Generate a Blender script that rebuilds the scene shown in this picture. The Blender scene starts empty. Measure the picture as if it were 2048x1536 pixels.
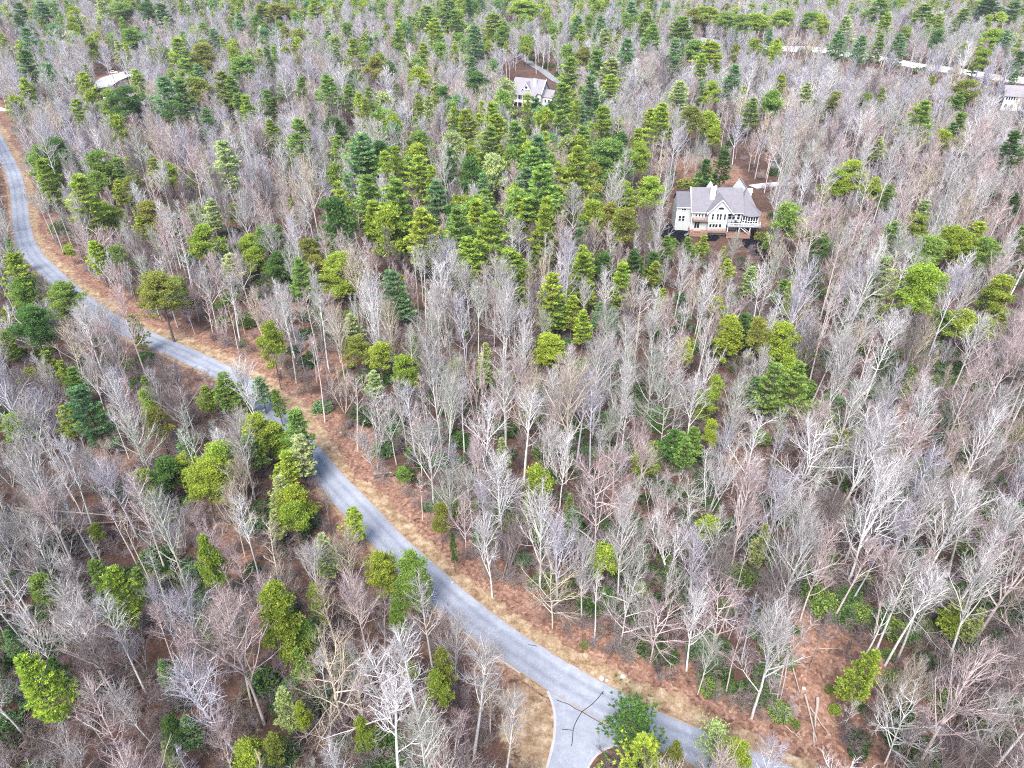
import bpy, math, random
import numpy as np
from mathutils import Vector, Matrix
from mathutils.geometry import tessellate_polygon

S = bpy.context.scene
COL = S.collection
R = math.radians

# ------------------------------------------------------------------ camera
CAM_H, PITCH, FPX = 90.0, 34.0, 1440.0          # metres, degrees below the horizontal, focal length in photo pixels (2048 wide)
cam = bpy.data.objects.new('drone_camera', bpy.data.cameras.new('drone_camera'))
COL.objects.link(cam)
cam.location = (0, 0, CAM_H)
cam.rotation_euler = (R(90 - PITCH), 0, 0)
cam.data.sensor_width = 36.0
cam.data.lens = 36.0 * FPX / 2048
cam.data.clip_start, cam.data.clip_end = 1.0, 12000.0
S.camera = cam

# ------------------------------------------------------------------ sky, sun, exposure
SUN_EL, SUN_AZ = 52.0, 198.0                    # azimuth: 0 = away from the camera (+Y), clockwise
w = bpy.data.worlds.new('World'); S.world = w; w.use_nodes = True
nt = w.node_tree
sky = nt.nodes.new('ShaderNodeTexSky'); sky.sky_type = 'NISHITA'; sky.sun_disc = False
sky.sun_elevation = R(SUN_EL); sky.sun_rotation = R(SUN_AZ); sky.air_density = 1.0; sky.dust_density = 2.0
bg = nt.nodes['Background']; bg.inputs['Strength'].default_value = 0.105
nt.links.new(sky.outputs[0], bg.inputs['Color'])
sun = bpy.data.objects.new('sun', bpy.data.lights.new('sun', 'SUN')); COL.objects.link(sun)
sun.data.energy = 2.5; sun.data.angle = R(32); sun.data.color = (1.0, 0.965, 0.91)
az, el = R(SUN_AZ), R(SUN_EL)
to_sun = Vector((math.sin(az) * math.cos(el), math.cos(az) * math.cos(el), math.sin(el)))
sun.rotation_euler = to_sun.to_track_quat('Z', 'Y').to_euler()
S.view_settings.view_transform = 'Standard'; S.view_settings.look = 'None'
S.view_settings.exposure = 2.1; S.view_settings.gamma = 1.0; S.view_settings.use_curve_mapping = False
S.render.engine = 'CYCLES'
S.cycles.max_bounces = 5; S.cycles.diffuse_bounces = 3; S.cycles.transmission_bounces = 3; S.cycles.glossy_bounces = 1
S.cycles.use_denoising = False; S.cycles.filter_width = 1.1

rng = np.random.default_rng(7)

# ------------------------------------------------------------------ photo pixel <-> place
CT, ST = math.cos(R(PITCH)), math.sin(R(PITCH))
def at(u, v, z=0.0):
    """the point at height z that the photo shows at pixel (u, v)"""
    a, b = (u - 1024) / FPX, (768 - v) / FPX
    d = (a, CT + b * ST, -ST + b * CT)
    k = (z - CAM_H) / d[2]
    return (a * k, d[1] * k, z)
def proj(p):
    p = np.asarray(p, float)
    x, y, z = p[..., 0], p[..., 1], p[..., 2] - CAM_H
    zc = y * CT - z * ST; up = y * ST + z * CT
    zc = np.maximum(zc, 1.0)
    return 1024 + FPX * x / zc, 768 - FPX * up / zc, zc
def smooth(a, b, x):
    t = np.clip((x - a) / (b - a), 0, 1); return t * t * (3 - 2 * t)

# ------------------------------------------------------------------ materials
def mat(name):
    m = bpy.data.materials.new(name); m.use_nodes = True
    n = m.node_tree; return m, n, n.nodes['Principled BSDF']
def N(n, t, **kw):
    x = n.nodes.new(t)
    for k, v in kw.items(): setattr(x, k, v)
    return x
def noise(n, scale, detail=4, vec=None, rough=0.6):
    x = N(n, 'ShaderNodeTexNoise'); x.inputs['Scale'].default_value = scale; x.inputs['Detail'].default_value = detail
    x.inputs['Roughness'].default_value = rough
    if vec is not None: n.links.new(vec, x.inputs['Vector'])
    return x.outputs['Fac']
def ramp(n, fac, stops):
    r = N(n, 'ShaderNodeValToRGB'); e = r.color_ramp.elements
    while len(e) < len(stops): e.new(0.5)
    for q, (p, c) in zip(e, stops):
        q.position = p; q.color = (*c, 1) if len(c) == 3 else c
    n.links.new(fac, r.inputs[0]); return r.outputs[0]
def mixc(n, fac, a, b, mode='MIX'):
    x = N(n, 'ShaderNodeMix', data_type='RGBA', blend_type=mode)
    for s, v in ((x.inputs[0], fac), (x.inputs[6], a), (x.inputs[7], b)):
        if hasattr(v, 'is_linked'): n.links.new(v, s)
        elif isinstance(v, tuple): s.default_value = (*v, 1)
        else: s.default_value = v
    return x.outputs[2]
def mth(n, op, a, b=0.0, c=None):
    x = N(n, 'ShaderNodeMath', operation=op)
    for i, v in enumerate((a, b) if c is None else (a, b, c)):
        if hasattr(v, 'is_linked'): n.links.new(v, x.inputs[i])
        else: x.inputs[i].default_value = v
    return x.outputs[0]
def bump(n, bsdf, h, strength=0.5, dist=0.1):
    b = N(n, 'ShaderNodeBump'); b.inputs['Strength'].default_value = strength; b.inputs['Distance'].default_value = dist
    n.links.new(h, b.inputs['Height']); n.links.new(b.outputs[0], bsdf.inputs['Normal'])
def plain(name, col, rough=0.7, var=0.15, scale=1.5, spec=0.3, metal=0.0):
    m, n, b = mat(name)
    g = N(n, 'ShaderNodeNewGeometry').outputs['Position']
    f = noise(n, scale, 5, g)
    lo = tuple(c * (1 - var) for c in col); hi = tuple(min(1, c * (1 + var)) for c in col)
    n.links.new(ramp(n, f, [(0.3, lo), (0.7, hi)]), b.inputs['Base Color'])
    b.inputs['Roughness'].default_value = rough; b.inputs['Specular IOR Level'].default_value = spec; b.inputs['Metallic'].default_value = metal
    return m

def tinted(name, lo, hi, transl=0.0, island=False, scale=3.0, hue=(1, 1, 1)):
    """colour = the thing's own tint (a property of the tree) times a random lightness"""
    m, n, b = mat(name)
    a = N(n, 'ShaderNodeAttribute', attribute_type='INSTANCER', attribute_name='tint').outputs['Color']
    if island:
        f = N(n, 'ShaderNodeNewGeometry').outputs['Random Per Island']
        c2 = ramp(n, f, [(0.0, (lo * 0.8, lo, lo * 1.0)), (0.5, (1, 1, 1)), (1.0, (hi * 1.12, hi, hi * 0.75))])
    else:
        f = noise(n, scale, 3, N(n, 'ShaderNodeTexCoord').outputs['Object'])
        c2 = ramp(n, f, [(0.3, tuple(lo * h for h in hue)), (0.7, tuple(hi * h for h in hue))])
    c = mixc(n, 1.0, a, c2, 'MULTIPLY')
    n.links.new(c, b.inputs['Base Color']); b.inputs['Roughness'].default_value = 0.85; b.inputs['Specular IOR Level'].default_value = 0.15
    if transl:
        t = N(n, 'ShaderNodeBsdfTranslucent'); n.links.new(c, t.inputs['Color'])
        mx = N(n, 'ShaderNodeMixShader'); mx.inputs[0].default_value = transl
        n.links.new(b.outputs[0], mx.inputs[1]); n.links.new(t.outputs[0], mx.inputs[2])
        n.links.new(mx.outputs[0], n.nodes['Material Output'].inputs['Surface'])
    return m
M_BARK = tinted('pale_bark', 0.72, 1.18)
M_TWIG = tinted('twigs', 0.50, 0.86, hue=(1.0, 0.935, 0.98))
M_NEEDLE = tinted('pine_needles', 0.62, 1.45, 0.5, True)
M_LEAF = tinted('laurel_leaves', 0.6, 1.4, 0.2, True)
M_PTRUNK = plain('pine_bark', (0.095, 0.072, 0.062), 0.95, 0.3, 4)

def ground_colour(n, b, straw_socket=None):
    g = N(n, 'ShaderNodeNewGeometry').outputs['Position']
    big = noise(n, 0.035, 4, g); mid = noise(n, 0.35, 5, g); fine = noise(n, 2.2, 8, g, 0.85)
    vor = N(n, 'ShaderNodeTexVoronoi'); vor.inputs['Scale'].default_value = 3.2; n.links.new(g, vor.inputs['Vector'])
    leaf = ramp(n, fine, [(0.3, (0.032, 0.019, 0.015)), (0.5, (0.07, 0.037, 0.027)), (0.72, (0.13, 0.075, 0.057))])
    dark = ramp(n, fine, [(0.3, (0.018, 0.014, 0.011)), (0.65, (0.061, 0.037, 0.027))])
    pink = ramp(n, fine, [(0.3, (0.05, 0.03, 0.024)), (0.7, (0.137, 0.083, 0.065))])
    c = mixc(n, ramp(n, mid, [(0.42, (0, 0, 0)), (0.62, (1, 1, 1))]), leaf, dark)
    c = mixc(n, ramp(n, big, [(0.45, (0, 0, 0)), (0.65, (0.576, 0.576, 0.576))]), c, pink)
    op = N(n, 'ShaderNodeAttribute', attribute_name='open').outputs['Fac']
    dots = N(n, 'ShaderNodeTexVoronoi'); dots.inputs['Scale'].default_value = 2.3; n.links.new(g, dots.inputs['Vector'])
    unshaded = ramp(n, mth(n, 'ADD', mth(n, 'ADD', mth(n, 'MULTIPLY', fine, 0.55), mth(n, 'MULTIPLY', mid, 0.25)), mth(n, 'MULTIPLY', dots.outputs['Color'], 0.2)), [(0.34, (0.035, 0.021, 0.017)), (0.46, (0.125, 0.068, 0.048)), (0.56, (0.20, 0.115, 0.084)), (0.68, (0.34, 0.235, 0.19))])
    c = mixc(n, ramp(n, mth(n, 'ADD', op, mth(n, 'MULTIPLY', mth(n, 'SUBTRACT', mid, 0.5), 0.9)), [(0.35, (0, 0, 0)), (0.6, (1, 1, 1))]), c, unshaded)  # tree shade painted in: litter darker everywhere but on open ground
    if straw_socket is not None:
        s = mth(n, 'ADD', straw_socket, mth(n, 'MULTIPLY', mth(n, 'SUBTRACT', noise(n, 0.55, 7, g, 0.72), 0.5), 1.9))
        sf = ramp(n, s, [(0.42, (0, 0, 0)), (0.62, (1, 1, 1))])
        st = ramp(n, noise(n, 0.6, 9, g, 0.8), [(0.32, (0.07, 0.043, 0.028)), (0.43, (0.155, 0.098, 0.058)), (0.54, (0.245, 0.18, 0.115)), (0.68, (0.37, 0.31, 0.235))])
        c = mixc(n, sf, c, st)
    n.links.new(c, b.inputs['Base Color']); b.inputs['Roughness'].default_value = 0.95; b.inputs['Specular IOR Level'].default_value = 0.1
    bump(n, b, fine, 0.6, 0.12)
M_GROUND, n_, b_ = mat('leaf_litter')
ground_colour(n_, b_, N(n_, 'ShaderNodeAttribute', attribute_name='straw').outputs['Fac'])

def asphalt(name, c0, c1, c2, worn=False):
    m, n, b = mat(name)
    g = N(n, 'ShaderNodeNewGeometry').outputs['Position']
    f = mth(n, 'ADD', mth(n, 'MULTIPLY', noise(n, 0.09, 5, g, 0.65), 0.6), mth(n, 'MULTIPLY', noise(n, 0.9, 6, g, 0.75), 0.4))
    c = ramp(n, f, [(0.36, c0), (0.5, c1), (0.62, c2)])
    sp = ramp(n, noise(n, 9, 4, g, 0.7), [(0.3, (0.8, 0.8, 0.8)), (0.7, (1.12, 1.12, 1.12))])
    c = mixc(n, 1.0, c, sp, 'MULTIPLY')
    if worn:
        ac = N(n, 'ShaderNodeAttribute', attribute_name='across').outputs['Fac']
        tr = ramp(n, ac, [(0.12, (1, 1, 1)), (0.36, (0.80, 0.80, 0.82)), (0.62, (1.06, 1.06, 1.06)), (0.86, (0.96, 0.96, 0.96))])
        c = mixc(n, 1.0, c, tr, 'MULTIPLY')
        e = mth(n, 'ADD', ac, mth(n, 'MULTIPLY', mth(n, 'SUBTRACT', noise(n, 0.8, 7, g, 0.75), 0.5), 0.55))
        c = mixc(n, ramp(n, e, [(0.88, (0, 0, 0)), (1.08, (0.85, 0.85, 0.85))]), c, (0.22, 0.155, 0.10))
    n.links.new(c, b.inputs['Base Color']); b.inputs['Roughness'].default_value = 0.75
    b.inputs['Specular IOR Level'].default_value = 0.3
    return m
M_ROAD = asphalt('worn_asphalt', (0.155, 0.167, 0.20), (0.195, 0.21, 0.25), (0.25, 0.268, 0.312), True)
M_DRIVE = asphalt('grey_drive', (0.122, 0.13, 0.137), (0.158, 0.166, 0.176), (0.209, 0.216, 0.223))
M_CONC = asphalt('pale_concrete', (0.317, 0.31, 0.302), (0.374, 0.367, 0.36), (0.432, 0.425, 0.418))
M_KERB = asphalt('dusty_edge', (0.24, 0.24, 0.24), (0.29, 0.285, 0.28), (0.34, 0.33, 0.32))
M_TAR = plain('crack_tar', (0.009, 0.009, 0.013), 0.8)
M_MULCH = plain('black_mulch', (0.004, 0.004, 0.007), 1.0, 0.6, 6, 0.05)
M_WOOD = plain('weathered_log', (0.259, 0.223, 0.194), 0.9, 0.3, 5)
M_LOGD = plain('dark_log', (0.072, 0.058, 0.05), 0.9, 0.3, 5)
M_LOGEND = plain('sawn_end', (0.324, 0.259, 0.18), 0.9)
M_ROCK = plain('pale_rock', (0.324, 0.31, 0.288), 0.9, 0.25, 4)
M_WHITE = plain('white_trim', (0.55, 0.56, 0.575), 0.5, 0.04)
M_SIDING = plain('grey_siding', (0.31, 0.318, 0.315), 0.7, 0.07, 0.8)
M_PALES = plain('pale_siding', (0.42, 0.43, 0.445), 0.7, 0.05, 0.8)
M_ROOF = plain('grey_shingle', (0.125, 0.118, 0.135), 0.85, 0.12, 1.2)
M_ROOFD = plain('dark_shingle', (0.085, 0.082, 0.097), 0.85, 0.12, 1.2)
M_ROOFL = plain('light_shingle', (0.165, 0.155, 0.172), 0.85, 0.1, 1.2)
M_GLASS = plain('dark_glass', (0.011, 0.013, 0.018), 0.15, 0.2, 1, 0.5)
M_SCREEN = plain('insect_screen', (0.022, 0.022, 0.025), 0.6)
M_DECK = plain('red_brown_deck', (0.187, 0.112, 0.086), 0.8, 0.2, 2)
M_POST = plain('brown_post', (0.173, 0.101, 0.058), 0.8, 0.15, 2)
M_BLUE = plain('blue_paint', (0.014, 0.043, 0.216), 0.3, 0.05, 1, 0.5)
M_CARW = plain('white_paint', (0.54, 0.54, 0.547), 0.3, 0.02, 1, 0.5)
M_TYRE = plain('tyre_rubber', (0.014, 0.014, 0.014), 0.9)
M_SHED = plain('weathered_boards', (0.144, 0.144, 0.158), 0.85, 0.2, 2)
M_FURN = plain('dark_wicker', (0.022, 0.022, 0.029), 0.8)

# ------------------------------------------------------------------ meshes and objects
class MB:
    """collects faces; build() links them as one mesh object"""
    def __init__(s): s.v, s.f, s.m = [], [], []
    def add(s, vs, fs, mi=0):
        o = len(s.v); s.v += [tuple(p) for p in vs]; s.f += [tuple(i + o for i in f) for f in fs]; s.m += [mi] * len(fs); return s
    def box(s, x0, x1, y0, y1, z0, z1, mi=0):
        return s.add([(x, y, z) for z in (z0, z1) for y in (y0, y1) for x in (x0, x1)],
                     [(0, 2, 3, 1), (4, 5, 7, 6), (0, 1, 5, 4), (2, 6, 7, 3), (0, 4, 6, 2), (1, 3, 7, 5)], mi)
    def slab(s, pts, t, mi=0):
        k = len(pts); nrm = (Vector(pts[1]) - Vector(pts[0])).cross(Vector(pts[2]) - Vector(pts[0])).normalized()
        if nrm.z < 0: pts = pts[::-1]; nrm = -nrm
        low = [tuple(Vector(p) - nrm * t) for p in pts]
        return s.add(list(pts) + low, [tuple(range(k)), tuple(range(2 * k - 1, k - 1, -1))] + [(i, k + i, k + (i + 1) % k, (i + 1) % k) for i in range(k)], mi)
    def extrude_y(s, prof, y0, y1, mi=0):        # profile of (x, z), counter-clockwise seen from -Y
        k = len(prof)
        return s.add([(x, y0, z) for x, z in prof] + [(x, y1, z) for x, z in prof],
                     [tuple(range(k)), tuple(range(2 * k - 1, k - 1, -1))] + [(i, k + i, k + (i + 1) % k, (i + 1) % k) for i in range(k)], mi)
    def extrude_x(s, prof, x0, x1, mi=0):        # profile of (y, z)
        k = len(prof)
        return s.add([(x0, y, z) for y, z in prof] + [(x1, y, z) for y, z in prof],
                     [tuple(range(k - 1, -1, -1)), tuple(range(k, 2 * k))] + [(i, (i + 1) % k, k + (i + 1) % k, k + i) for i in range(k)], mi)
    def tube(s, pts, rad, k=6, mi=0):
        pts = [Vector(p) for p in pts]; o = []
        for i, p in enumerate(pts):
            t = (pts[min(i + 1, len(pts) - 1)] - pts[max(i - 1, 0)]).normalized()
            a = t.cross(Vector((0.31, 0.12, 0.94)) if abs(t.z) < 0.9 else Vector((1, 0, 0))).normalized(); b = t.cross(a)
            r = rad[i] if hasattr(rad, '__len__') else rad
            o += [p + a * (r * math.cos(6.2832 * j / k)) + b * (r * math.sin(6.2832 * j / k)) for j in range(k)]
        n = len(pts)
        fs = [(i * k + j, i * k + (j + 1) % k, (i + 1) * k + (j + 1) % k, (i + 1) * k + j) for i in range(n - 1) for j in range(k)]
        fs += [tuple(range(k - 1, -1, -1)), tuple(range((n - 1) * k, n * k))]
        return s.add(o, fs, mi)
    def mesh(s, name, mats):
        me = bpy.data.meshes.new(name); me.from_pydata(s.v, [], s.f); me.update()
        for m in (mats if isinstance(mats, (list, tuple)) else [mats]): me.materials.append(m)
        if any(s.m): me.polygons.foreach_set('material_index', s.m)
        return me
    def build(s, name, mats, parent=None):
        return link(name, s.mesh(name, mats), parent)
def link(name, data, parent=None):
    o = bpy.data.objects.new(name, data); COL.objects.link(o)
    if parent is not None: o.parent = parent
    return o
def tag(o, label=None, cat=None, group=None, kind=None):
    for k, v in (('label', label), ('category', cat), ('group', group), ('kind', kind)):
        if v: o[k] = v
    return o
def thing(name, label, cat, loc=(0, 0, 0), rz=0.0, group=None):
    o = bpy.data.objects.new(name, None); COL.objects.link(o); o.location = loc; o.rotation_euler = (0, 0, rz)
    o.empty_display_size = 0.5
    return tag(o, label, cat, group)
def np_mesh(name, V, F, mats, fm=None):
    """V (n,3), F (m,3) triangles"""
    me = bpy.data.meshes.new(name)
    me.vertices.add(len(V)); me.vertices.foreach_set('co', np.asarray(V, np.float32).ravel())
    me.loops.add(len(F) * 3); me.loops.foreach_set('vertex_index', np.asarray(F, np.int32).ravel())
    me.polygons.add(len(F)); me.polygons.foreach_set('loop_start', np.arange(0, len(F) * 3, 3, dtype=np.int32))
    if fm is not None: me.polygons.foreach_set('material_index', np.asarray(fm, np.int32))
    for m in (mats if isinstance(mats, (list, tuple)) else [mats]): me.materials.append(m)
    me.update(calc_edges=True); return me
# ------------------------------------------------------------------ the land and the roads
EDGE_R = [(-60,60),(-40,150),(-15,215),(8,262),(24,300),(40,338),(52,380),(57,420),(60,452),(68,485),(84,511),(110,535),(140,562),(175,592),(215,619),(250,641),(321,669),(410,709),(448,729),(496,753),(560,806),(617,866),(646,897),(700,956),(753,1009),(830,1094),(885,1146),(953,1207),(1022,1264),(1066,1291),(1124,1329),(1193,1370),(1261,1404),(1318,1435),(1406,1468),(1515,1515),(1620,1558),(1760,1615)]
EDGE_L = [(-120,80),(-90,165),(-50,240),(-25,290),(-3,326),(14,357),(20,385),(23,422),(26,461),(36,492),(54,520),(80,547),(108,574),(140,605),(180,636),(216,660),(284,692),(370,727),(410,744),(452,770),(515,828),(565,890),(595,930),(640,985),(690,1040),(762,1112),(825,1165),(895,1228),(960,1280),(1003,1309),(1056,1343),(1124,1387),(1193,1428),(1245,1458),(1325,1494),(1420,1538),(1510,1578),(1640,1640)]
ER = np.array([at(u, v)[:2] for u, v in EDGE_R]); EL = np.array([at(u, v)[:2] for u, v in EDGE_L])
def resample(P, n):
    d = np.r_[0, np.cumsum(np.linalg.norm(np.diff(P, axis=0), axis=1))]
    t = np.linspace(0, d[-1], n); Q = np.stack([np.interp(t, d, P[:, i]) for i in (0, 1)], 1)
    for _ in range(6): Q[1:-1] = 0.25 * Q[:-2] + 0.5 * Q[1:-1] + 0.25 * Q[2:]
    return Q
MID = resample((ER + EL) / 2, 260)
T_ = np.gradient(MID, axis=0); T_ /= np.linalg.norm(T_, axis=1)[:, None]; NRM = np.stack([-T_[:, 1], T_[:, 0]], 1)   # NRM points to the forest (right) side
if np.dot(NRM[100], ER[15] - EL[15]) < 0: NRM = -NRM
HALF = 2.65
def road_dist(x, y):
    """distance to the centre line and side (+1 on the forest side)"""
    P = np.stack([np.ravel(x), np.ravel(y)], 1); best = np.full(len(P), 1e9); side = np.zeros(len(P))
    for k in range(0, len(P), 20000):
        D = P[k:k + 20000, None, :] - MID[None, ::2, :]
        q = (D ** 2).sum(2); i = q.argmin(1); r = np.arange(len(i))
        best[k:k + 20000] = np.sqrt(q[r, i]); side[k:k + 20000] = np.sign((D[r, i] * NRM[::2][i]).sum(1))
    return best.reshape(np.shape(x)), side.reshape(np.shape(x))
PADS = [(at(1430, 462)[:2], 26), (at(1065, 205)[:2], 30), (at(2030, 215)[:2], 25), (at(1150, 1500)[:2], 14)]
def height(x, y, rd=None):
    x = np.asarray(x, float); y = np.asarray(y, float)
    z = 1.0 * np.sin(x * 0.031 + 1.3) * np.sin(y * 0.027 + 0.4) + 0.55 * np.sin(x * 0.083 + y * 0.05) + 0.35 * np.sin(y * 0.12 - x * 0.07 + 2.0)
    if rd is None: rd = road_dist(x, y)[0]
    z = z * smooth(9, 28, rd)
    for (c, r) in PADS: z = z * smooth(r * 0.55, r * 1.4, np.hypot(x - c[0], y - c[1]))
    return z

STRAW = [(1060,1460,46,0.85),(1040,1400,34,0.8),(1075,1520,36,0.85),(975,1330,24,0.7),(1085,1520,22,0.8),(10,430,10,0.9),(12,395,9,0.9),(5,465,9,0.8),(18,272,8,0.8),(1290,1520,26,0.7),(1250,1515,20,0.7),(1690,1425,14,0.7),(1670,1455,12,0.55),(1750,1480,10,0.4),(330,735,14,0.6),(480,800,12,0.6),(1540,440,10,0.35),(1520,470,9,0.4)]
# sheets of ground: close spacing where the camera is near
gx = np.unique(np.round(np.concatenate([np.arange(-140, 141, 2.0), np.arange(-520, 521, 7.0), np.arange(-5000, 5001, 250.0)]), 3))
gy = np.unique(np.round(np.concatenate([np.arange(20, 190, 2.0), np.arange(190, 520, 5.0), np.arange(520, 1000, 10.0), np.arange(-1200, 8001, 300.0)]), 3))
GX, GY = np.meshgrid(gx, gy)
RD, RSIDE = road_dist(GX, GY)
GZ = height(GX, GY, RD)
nx, ny = len(gx), len(gy)
idx = np.arange(nx * ny).reshape(ny, nx)
a, b, c, d = idx[:-1, :-1].ravel(), idx[:-1, 1:].ravel(), idx[1:, 1:].ravel(), idx[1:, :-1].ravel()
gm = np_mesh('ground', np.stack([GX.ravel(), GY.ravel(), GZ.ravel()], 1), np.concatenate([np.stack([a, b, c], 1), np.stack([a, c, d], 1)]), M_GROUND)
PU, PV, _z = proj(np.stack([GX, GY, GZ], 2))
st = np.zeros_like(GX)
for (u, v, r, k) in STRAW:
    p = at(u, v); st = np.maximum(st, k * (1 - smooth(0.4, 1.3, np.hypot(GX - p[0], GY - p[1]) / (r * 0.11))))
st = np.maximum(st, np.where(RSIDE < 0, 0.62, 0.4) * (1 - smooth(HALF + 0.5, HALF + 4.0, RD)))
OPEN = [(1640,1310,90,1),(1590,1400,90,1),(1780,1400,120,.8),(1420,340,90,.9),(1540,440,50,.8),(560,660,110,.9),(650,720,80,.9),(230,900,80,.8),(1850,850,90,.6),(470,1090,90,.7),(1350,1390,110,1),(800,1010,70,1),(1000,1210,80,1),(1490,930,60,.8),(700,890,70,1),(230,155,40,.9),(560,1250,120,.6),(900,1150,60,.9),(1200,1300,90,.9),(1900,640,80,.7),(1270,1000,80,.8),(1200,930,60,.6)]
op = np.zeros_like(GX)  # open ground gets lighter litter; elsewhere the woods' shade is in the colour
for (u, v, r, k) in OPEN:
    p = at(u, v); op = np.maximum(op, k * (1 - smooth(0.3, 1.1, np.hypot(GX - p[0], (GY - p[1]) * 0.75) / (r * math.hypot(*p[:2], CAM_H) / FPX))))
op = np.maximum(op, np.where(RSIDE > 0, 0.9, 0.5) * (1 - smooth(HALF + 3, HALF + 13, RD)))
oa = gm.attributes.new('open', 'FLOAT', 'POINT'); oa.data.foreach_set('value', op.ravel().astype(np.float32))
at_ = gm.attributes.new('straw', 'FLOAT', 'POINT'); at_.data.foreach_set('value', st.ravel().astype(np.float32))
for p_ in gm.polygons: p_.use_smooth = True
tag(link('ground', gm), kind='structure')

def strip(name, A, B, z, m, nc=1, kind='structure', attr=None, parent=None):
    """a sheet between two polylines of the same length"""
    n = len(A); t = np.linspace(0, 1, nc + 1)
    P = A[:, None, :] * (1 - t[None, :, None]) + B[:, None, :] * t[None, :, None]
    V = np.concatenate([P.reshape(-1, 2), np.full((n * (nc + 1), 1), z) if np.isscalar(z) else np.asarray(z).reshape(-1, 1)], 1)
    i = np.arange(n * (nc + 1)).reshape(n, nc + 1)
    a, b, c, d = i[:-1, :-1].ravel(), i[:-1, 1:].ravel(), i[1:, 1:].ravel(), i[1:, :-1].ravel()
    F = np.concatenate([np.stack([a, b, c], 1), np.stack([a, c, d], 1)])
    if np.cross(B[0] - A[0], A[1] - A[0]) < 0: F = F[:, ::-1]
    me = np_mesh(name, V, F, m)
    if attr is not None:
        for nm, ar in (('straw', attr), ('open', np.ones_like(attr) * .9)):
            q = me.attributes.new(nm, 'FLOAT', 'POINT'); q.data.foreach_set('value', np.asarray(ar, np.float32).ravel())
    o = link(name, me, parent)
    if kind: o['kind'] = kind
    return o
FINE = resample((ER + EL) / 2, 700)
tf = np.gradient(FINE, axis=0); tf /= np.linalg.norm(tf, axis=1)[:, None]; nf = np.stack([-tf[:, 1], tf[:, 0]], 1)
if np.dot(nf[300], ER[15] - EL[15]) < 0: nf = -nf
def wob(n, amp, k):  # uneven edge
    x = np.linspace(0, 40 * math.pi, n); return amp * (np.sin(x * k) + 0.6 * np.sin(2.7 * k * x + 1) + 0.5 * np.sin(6.1 * k * x + 2))[:, None]
R_IN, L_IN = FINE + nf * (HALF + wob(700, 0.06, 2.1)), FINE - nf * (HALF + wob(700, 0.06, 1.7))
road = strip('road', L_IN, R_IN, 0.060, M_ROAD, 8)
q_ = road.data.attributes.new('across', 'FLOAT', 'POINT'); q_.data.foreach_set('value', np.tile(np.abs(np.linspace(-1, 1, 9)), 700).astype(np.float32))
FU, FV, _ = proj(np.concatenate([FINE, np.zeros((700, 1))], 1))
wid = 2.0 + 2.2 * np.exp(-((FV - 800) / 90) ** 2) + 0.8 * np.exp(-((FV - 1440) / 70) ** 2)
RO = R_IN + nf * (wid[:, None] + 1.8 + wob(700, 0.5, 1.3))
tt = np.linspace(0, 1, 9)
att = np.clip(np.tile(0.86 - 0.86 * smooth(0.3, 1.0, tt), (700, 1)) + wob(700, 0.16, 0.9), 0, 1) * (1 - smooth(.8, 1, tt))
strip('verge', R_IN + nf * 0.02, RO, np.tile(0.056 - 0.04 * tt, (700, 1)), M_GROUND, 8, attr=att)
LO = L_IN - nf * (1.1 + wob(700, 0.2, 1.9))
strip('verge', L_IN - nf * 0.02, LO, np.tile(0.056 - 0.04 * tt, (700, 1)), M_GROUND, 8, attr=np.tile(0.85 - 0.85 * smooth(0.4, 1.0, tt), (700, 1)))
# pale worn edge of the road where it nears the junction
sel = (FV > 1120) & (FU < 1075)
strip('road_edge', (L_IN - nf * 0.28)[sel], (L_IN - nf * 0.02)[sel], 0.066, M_KERB)

def poly(name, pix, z, m, kind='structure', parent=None):
    P = [Vector((*at(u, v)[:2], 0)) for u, v in pix]
    tris = tessellate_polygon([P])
    V = np.array([(p.x, p.y, z) for p in P]); F = np.array([t for t in tris])
    nz = np.cross(V[F[:, 1]] - V[F[:, 0]], V[F[:, 2]] - V[F[:, 0]])[:, 2]; F[nz < 0] = F[nz < 0][:, ::-1]
    o = link(name, np_mesh(name, V, F, m), parent)
    if kind: o['kind'] = kind
    return o
SIDE_L = [(1040,1332),(1078,1362),(1097,1386),(1107,1406),(1112,1430),(1112,1455),(1109,1485),(1097,1532),(1080,1585),(1060,1650)]
SIDE_R = [(1150,1650),(1164,1585),(1175,1532),(1190,1510),(1210,1496),(1240,1489),(1275,1487),(1310,1496)]
poly('side_road', SIDE_L + SIDE_R + [(1240,1445),(1140,1385)], 0.055, M_ROAD)
def ribbon(name, pix, width, z, m, kind='structure', parent=None, n=None):
    P = np.array([at(u, v)[:2] for u, v in pix]); n = n or max(12, 6 * len(pix))
    d = np.r_[0, np.cumsum(np.linalg.norm(np.diff(P, axis=0), axis=1))]; t = np.linspace(0, d[-1], n)
    Q = np.stack([np.interp(t, d, P[:, i]) for i in (0, 1)], 1)
    for _ in range(3): Q[1:-1] = 0.25 * Q[:-2] + 0.5 * Q[1:-1] + 0.25 * Q[2:]
    g = np.gradient(Q, axis=0); g /= np.linalg.norm(g, axis=1)[:, None]; g = np.stack([-g[:, 1], g[:, 0]], 1)
    zz = z if np.isscalar(z) else z
    if zz is None:
        zz = np.repeat((height(Q[:, 0], Q[:, 1]) + 0.12)[:, None], 2, 1)
    return strip(name, Q - g * width / 2, Q + g * width / 2, zz, m, kind=kind, parent=parent)
ribbon('road_edge', [(1095,1383),(1105,1406),(1110,1430),(1110,1455),(1107,1485),(1095,1532),(1078,1585)], 0.35, 0.066, M_KERB)
ribbon('road_edge', [(1166,1585),(1177,1532),(1192,1511),(1212,1497),(1242,1490)], 0.3, 0.066, M_KERB)
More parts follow.
